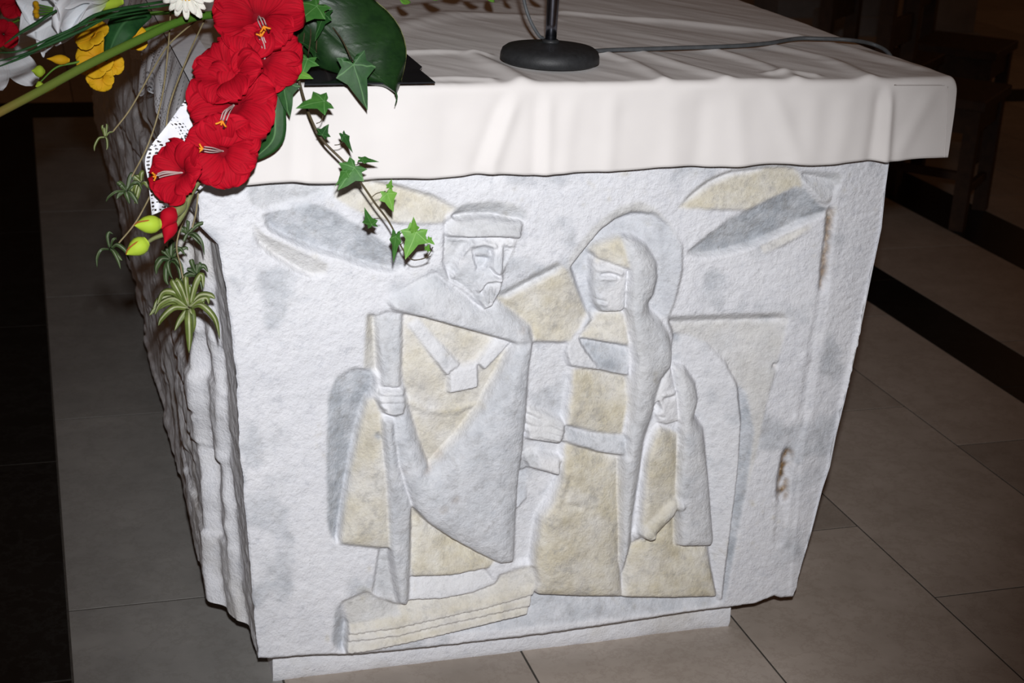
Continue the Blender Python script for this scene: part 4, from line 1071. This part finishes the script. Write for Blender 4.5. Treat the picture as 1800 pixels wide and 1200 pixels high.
# twig with leaves reaching over the cloth behind (its shadow falls on the altar top)
TW = empty('leafy_twig', at(640, -30, 0.05), 'thin twig with bright green leaves reaching over the cloth', 'twig')
tw = [at(600, 10, 0.06), at(650, 2, 0.10), at(700, -14, 0.14), at(780, -24, 0.18), at(860, -22, 0.22), at(930, -30, 0.25)]
tube('stem', tw, 0.0016, M_VINE, TW, 30, 6)
for (bu, bv), (tu_, tv_), Yl, wd in (((700, -14), (722, 4), 0.14, 0.022), ((745, -22), (778, -6), 0.16, 0.026), ((780, -24), (815, -45), 0.18, 0.028), ((815, -26), (845, -10), 0.19, 0.022), ((858, -24), (869, 4), 0.22, 0.018), ((888, -26), (902, -5), 0.23, 0.016), ((930, -30), (955, -8), 0.25, 0.02)):
    strap('leaf', [at(bu, bv, Yl), at((bu+tu_)/2, (bv+tv_)/2, Yl), at(tu_, tv_, Yl)], wd*1.6, M_IVYL, TW, up=dirv(0, 0.8, 0.6), n=10, taper=(0.2, 1.0, 0.05))

# ---- lily
LY = empty('lily', at(300, -10, 0.0), 'large white trumpet lily with a green throat and bright green base', 'flower')
def lily():
    ax0 = at(188, -2, -0.06); ax1 = at(62, 30, -0.12)
    n = ax1-ax0; L = np.linalg.norm(n); n = n/L; a, b, _ = frame(n)
    for k in range(6):
        ang = 0.35+k*math.pi/3; er = np.cos(ang)*a+np.sin(ang)*b; es = -np.sin(ang)*a+np.cos(ang)*b
        P = np.zeros((22, 11, 3)); A = np.zeros((22, 11, 3))
        for i in range(22):
            s = i/21; rr = L*(0.035+0.33*s**1.6+0.22*max(0, s-0.75)); zz = L*(1.06*s-0.55*max(0, s-0.78)**1.3)
            wd = L*(0.05+0.30*math.sin(min(1, s*1.15)*math.pi*0.55))*math.sqrt(max(0.0, 1-max(0, (s-0.65)/0.36)**2.2))
            for j in range(11):
                w = -1+2*j/10
                P[i, j] = ax0+n*zz+er*(rr-0.5*wd*w*w*(1-0.5*s))+es*wd*w*0.95+er*0.012*s*math.sin(9*s+w*2)*abs(w)
                A[i, j] = (w, s, 0)
        o = grid('petal', P, M_LILY, LY, thick=0.001)
        t = o.data.attributes.new('pet', 'FLOAT_VECTOR', 'POINT'); t.data.foreach_set('vector', A.astype(np.float32).ravel())
    drop_shape('flower_base', at(215, 2, -0.05), at(150, 14, -0.07), 0.009, M_BUD, LY, (0.5, 0.9, 1.0, 0.9, 0.6, 0.15))
    tube('stalk', [at(205, -1, -0.05), at(260, -20, -0.03), at(360, -10, 0.03)], 0.004, M_STEM, LY, 12, 8)
    for k in range(4):
        s_ = at(66, 8+6*k, -0.12); t_ = at(58+4*(k % 2), 4+9*k, -0.135)
        tube('stamen', [at(120, 20, -0.1), s_], 0.0012, M_IVYL, LY, 6, 6, smooth=False)
        drop_shape('anther', s_, t_, 0.004, M_YELLOW, LY)
lily()
# pale spread flower further left, half out of the picture
PS = empty('striped_lily', at(-40, 90, 0.0), 'pale open lily with long narrow petals at the far end of the arrangement', 'flower')
blossom(PS, 'petal', at(-6, 78, 0.30), dirv(0.3, 0.0), 0.080, M_LILY, 7, 0.30, 0.4, 0.05, 0.4, 0.2, 12)
tube('stalk', [at(-6, 78, 0.33), at(60, 40, 0.30), at(330, 20, 0.12)], 0.003, M_STEM, PS, 14, 8)
RC = empty('red_carnation', at(5, 30, 0.0), 'small red flower with narrow petals tucked behind the white lilies', 'flower')
blossom(RC, 'petal', at(6, 58, -0.03), dirv(0.3, 0.1), 0.022, M_RED, 5, 0.55, 0.4, 0.1, 0.3, 0.4, 22, nl=10, nw=7)
blossom(RC, 'petal', at(30, 0, -0.03), dirv(0.1, 0.2), 0.030, M_RED, 6, 0.5, 0.4, 0.1, 0.3, 0.1, 23, nl=10, nw=7)
tube('stalk', [at(6, 58, -0.01), at(60, 30, 0.03), at(330, 20, 0.06)], 0.002, M_STEM, RC, 14, 6)

# ---- yellow freesia
FR = empty('freesia', at(250, 60, 0.0), 'yellow freesia spray with open blossoms and tight buds left of the lace', 'flower')
for (u, v, r_, n_, sd) in ((160, 58, 34, dirv(-0.3, 0.5), 1), (168, 100, 40, dirv(-0.2, 0.1), 2), (176, 138, 26, dirv(0.1, -0.6), 3), (238, 66, 24, dirv(0.3, 0.2), 4), (197, 112, 22, dirv(0.5, -0.1), 5)):
    c = at(u, v, -0.02); th = drop_shape('blossom', c-n_*0.03+C_R*0.006, c-n_*0.004, 0.005, M_YELLOW, FR, (0.3, 0.6, 0.9, 1.0, 1.0, 0.9))
    blossom(th, 'petal', c, n_, r_*pxsize(c), M_YELLOW, 6, 0.58, 0.6, 0.04, 0.3, 0.3*sd, 30+sd, nl=12, nw=9)
for p0, p1, rr, mt in (((122, 106), (82, 103), 0.0075, M_YELLOW), ((78, 126), (55, 124), 0.009, M_BUD), ((98, 140), (80, 165), 0.007, M_YELLOW), ((75, 148), (62, 152), 0.006, M_BUD)):
    drop_shape('bud', at(*p0, -0.015), at(*p1, -0.02), rr, mt, FR)
tube('stalk', [at(330, 30, 0.06), at(250, 55, 0.0), at(200, 85, 0.0), at(140, 108, -0.01), at(100, 118, -0.01), at(70, 145, -0.01)], [0.0028, 0.0025, 0.002, 0.0015, 0.001], M_STEM, FR, 40, 8)
strap('leaf', [at(262, 20, 0.0), at(225, 35, -0.02), at(205, 60, -0.03), at(186, 108, -0.03)], 0.042, M_BLADE, FR, taper=(0.4, 1.0, 0.1))

# ---- daisy
DS = empty('daisy', at(327, -12, -0.10), 'white daisy with long blunt petals above the lace', 'flower')
cD = at(328, -14, -0.13)
blossom(DS, 'petal', cD, dirv(0.0, -0.15), 48*pxsize(cD), M_DAISY, 15, 0.15, 0.15, 0.03, 0.25, 0.1, 40, shape=0.8, nl=10, nw=5, flat=1)
blossom(DS, 'petal', cD+CN*0.004, dirv(0.0, -0.15), 40*pxsize(cD), M_DAISY, 13, 0.16, 0.10, 0.03, 0.25, 0.3, 41, shape=0.8, nl=10, nw=5, flat=1)
drop_shape('disc', cD-CN*0.004, cD+CN*0.009, 0.014, M_YELLOW, DS, (0.8, 1.0, 1.0, 0.9, 0.6, 0.1))
tube('stalk', [cD-CN*0.003, at(360, -10, 0.0), np.array([-0.38, 0.04, CZ+0.11])], 0.002, M_STEM, DS, 12, 6)

# ---- long cut stem and grass blades
CS = empty('cut_stem', at(0, 200, -0.18), 'thick bare green stem running diagonally with a browning cut end', 'stem')
M_CUT = petal_mat('browning_stem', (0.30, 0.17, 0.05), (0.15, 0.19, 0.035), (0.065, 0.17, 0.018), 0.15, 0.5)
o = tube('shaft', [at(-40, 218, -0.21), at(0, 197, -0.20), at(70, 160, -0.18), at(150, 116, -0.15), at(240, 72, -0.11), at(330, 33, -0.07), at(420, 22, -0.02)], [0.0055, 0.0058, 0.006, 0.006, 0.0055], M_CUT, CS, 50, 12)
t_ = np.zeros((50, 12, 3), np.float32); t_[..., 0] = np.sin(np.arange(12))*0.3; t_[..., 1] = np.linspace(-0.08, 1.2, 50)[:, None]
a_ = o.data.attributes.new('pet', 'FLOAT_VECTOR', 'POINT'); a_.data.foreach_set('vector', t_.ravel())
for k, (pts, w) in enumerate(((((-20, 124), (40, 100), (75, 80), (130, 50), (180, 22), (290, 2)), 0.0055), (((-20, 112), (40, 96), (100, 72), (150, 50), (205, 24), (300, 8)), 0.0045), (((8, 78), (35, 58), (62, 42), (80, 30), (100, 18)), 0.005), (((-20, 92), (20, 92), (50, 84), (100, 62), (170, 36), (260, 20)), 0.003))):
    e_ = empty('grass_blade', at(pts[0][0], pts[0][1], -0.14), 'dark green grass blade arching past the white lily', 'grass', 'grass blades across the lilies')
    strap('blade', [at(u, v, -0.17-0.003*k+0.1*max(0, u-150)/200) for u, v in pts], w, M_BLADE, e_, n=26, taper=(0.15, 1.0, 0.6), nw=5)

# ---- spider plant runners with plantlets along the lace
def plantlet(parent, c, rpx, nleaf, mat, seed, sq=1.0, wpx=9, down=0.2, Y=-0.1, lo=0.0, hi=6.283):
    r_ = random.Random(seed); C = at(c[0], c[1], Y); p = pxsize(C)
    for k in range(nleaf):
        a_ = r_.uniform(lo, hi) if k % 3 == 0 else lo+(hi-lo)*(k+r_.uniform(-0.5, 0.5))/nleaf; L = rpx*p*r_.uniform(0.45, 1.15)
        d = C_R*math.cos(a_)-C_D*math.sin(a_)*sq; d = d/np.linalg.norm(d); o1 = CN*r_.uniform(-0.1, 1.0)
        sd = np.cross(d, CN)*r_.uniform(-0.35, 0.35)
        if rpx < 28: o1 = o1*0.4; down = 0.08
        P0 = C+d*L*0.04; P1 = C+d*L*0.45+o1*L*0.5-C_D*L*0.16; P2 = C+(d+sd*0.5)*L*0.85+o1*L*0.45; P3 = C+(d+sd)*L*1.0+o1*L*0.15+C_D*L*down*r_.uniform(0.5, 2.0)
        strap('leaf', [P0, P1, P2, P3], wpx*p*r_.uniform(0.75, 1.25), mat, parent, up=dirv(r_.uniform(-0.5, 0.5), r_.uniform(0, 0.8), 1), n=14, fold=0.5, taper=(0.7, 1.0, 0.08), nw=7)
RUN = [('spider plant runner ending in a tiny star plantlet against the dark side', [(352, 30, 0.02), (300, 75, -0.02), (270, 120, -0.06), (230, 190, -0.10), (198, 232, -0.12)], [((185, 240), 26, 6, M_SPIDER, 5, -0.12)]),
       ('spider plant runner with a pale clustered plantlet and drooping star', [(300, 20, 0.0), (296, 80, -0.05), (285, 170, -0.10), (262, 250, -0.12), (232, 310, -0.12)], [((222, 335), 34, 9, M_SPIDERG, 8, -0.12), ((248, 320), 30, 7, M_SPIDER, 8, -0.11)]),
       ('long spider plant runner whose end star hangs below the green buds', [(362, 30, 0.02), (330, 100, -0.05), (297, 190, -0.11), (285, 290, -0.13), (245, 380, -0.13), (205, 432, -0.13)], [((193, 436), 32, 6, M_SPIDERG, 7, -0.13)]),
       ('spider plant with arching cream striped leaves hanging on the altar corner', [(345, 330, -0.10), (312, 420, -0.11), (318, 470, -0.11), (330, 528, -0.12)], [((300, 455), 36, 12, M_SPIDERG, 9, -0.06), ((345, 482), 30, 8, M_SPIDERG, 8, -0.09), ((332, 540), 66, 17, M_SPIDER, 12, -0.12)]),
       ('spider plant tuft in the shade under the lowest red blossom', [(350, 320, -0.08), (345, 370, -0.09), (338, 400, -0.09)], [((330, 410), 32, 8, M_SPIDERG, 7, -0.08)])]
for k, (lb, line, pls) in enumerate(RUN):
    e_ = empty('spider_plant', at(*line[0]), lb, 'plant')
    tube('runner', [at(*q) for q in line], 0.0012, M_RUNNER, e_, 50, 6)
    for q, (c, rp, nl_, mt, w, Y) in enumerate(pls):
        plantlet(e_, c, rp, nl_, mt, 60+7*k+q, 1.0, w, 0.25, Y)

# ------------------------------------------------------------------ chairs and pillars in the dim nave
def chair(P0, rz, label):
    """wooden chair; its near front leg stands at P0"""
    e_ = empty('wooden_chair', (P0[0], P0[1], 0), label, 'chair', 'wooden chairs in the nave')
    e_.rotation_euler = (0, 0, rz)
    def bx_(name, lo, hi):
        V, F = box_mesh(hi[0]-lo[0], hi[1]-lo[1], hi[2]-lo[2], 0.004)
        V = np.array(V)+np.array([lo[0], lo[1], hi[2]])
        me = bpy.data.meshes.new(name); me.from_pydata([tuple(v) for v in V], [], F); me.materials.append(M_WOOD)
        o = bpy.data.objects.new(name, me); COL.objects.link(o); o.parent = e_
        return o
    W, D, h, t = 0.40, 0.40, 0.44, 0.05
    for x in (0, W-t):
        bx_('leg', (x, 0, 0), (x+t, t, h)); bx_('leg', (x, D-t, 0), (x+t, D, 0.92))
    bx_('seat', (-0.01, -0.015, h), (W+0.01, D-t-0.002, h+0.035))
    bx_('apron', (t, 0.01, h-0.09), (W-t, 0.03, h)); bx_('apron', (t, D-0.03, h-0.09), (W-t, D-0.01, h))
    bx_('apron', (0.01, t, h-0.09), (0.03, D-t, h)); bx_('apron', (W-0.03, t, h-0.09), (W-0.01, D-t, h))
    bx_('stretcher', (t, 0.015, 0.12), (W-t, 0.04, 0.15)); bx_('stretcher', (0.015, t, 0.18), (0.04, D-t, 0.21))
    bx_('backrest', (t, D-0.035, 0.60), (W-t, D-0.012, 0.70)); bx_('backrest', (t, D-0.035, 0.80), (W-t, D-0.012, 0.90))
    return e_
chair((2.40, 2.33), math.radians(44), 'dark wooden chair whose front leg stands on the black floor strip')
chair((2.50, 2.95), math.radians(44), 'dark wooden chair half hidden behind the altar corner')
chair((3.05, 3.25), math.radians(44), 'dark wooden chair standing behind the first chair')
for k, (u, v, w, lb) in enumerate(((1510, 62, 0.26, 'slim grey stone pier beside the far wall passage'), (1665, 92, 0.32, 'broad grey stone pier behind the wooden chairs'), (1405, 30, 0.30, 'dark stone pier just past the cloth edge'))):
    p = onZ(u, v, 0.0)
    pe = empty('stone_pier', (p[0], p[1], 0), lb, 'pillar')
    box('shaft', (p[0]-w/2, p[1], 0.12), (p[0]+w/2, p[1]+0.3, 3.2), M_PILLAR, pe, 0.01)
    box('pier_base', (p[0]-w/2-0.03, p[1]-0.03, 0), (p[0]+w/2+0.03, p[1]+0.33, 0.12), M_PILLAR, pe, 0.01)
for o in bpy.data.objects:
    if '_o' in o: del o['_o']
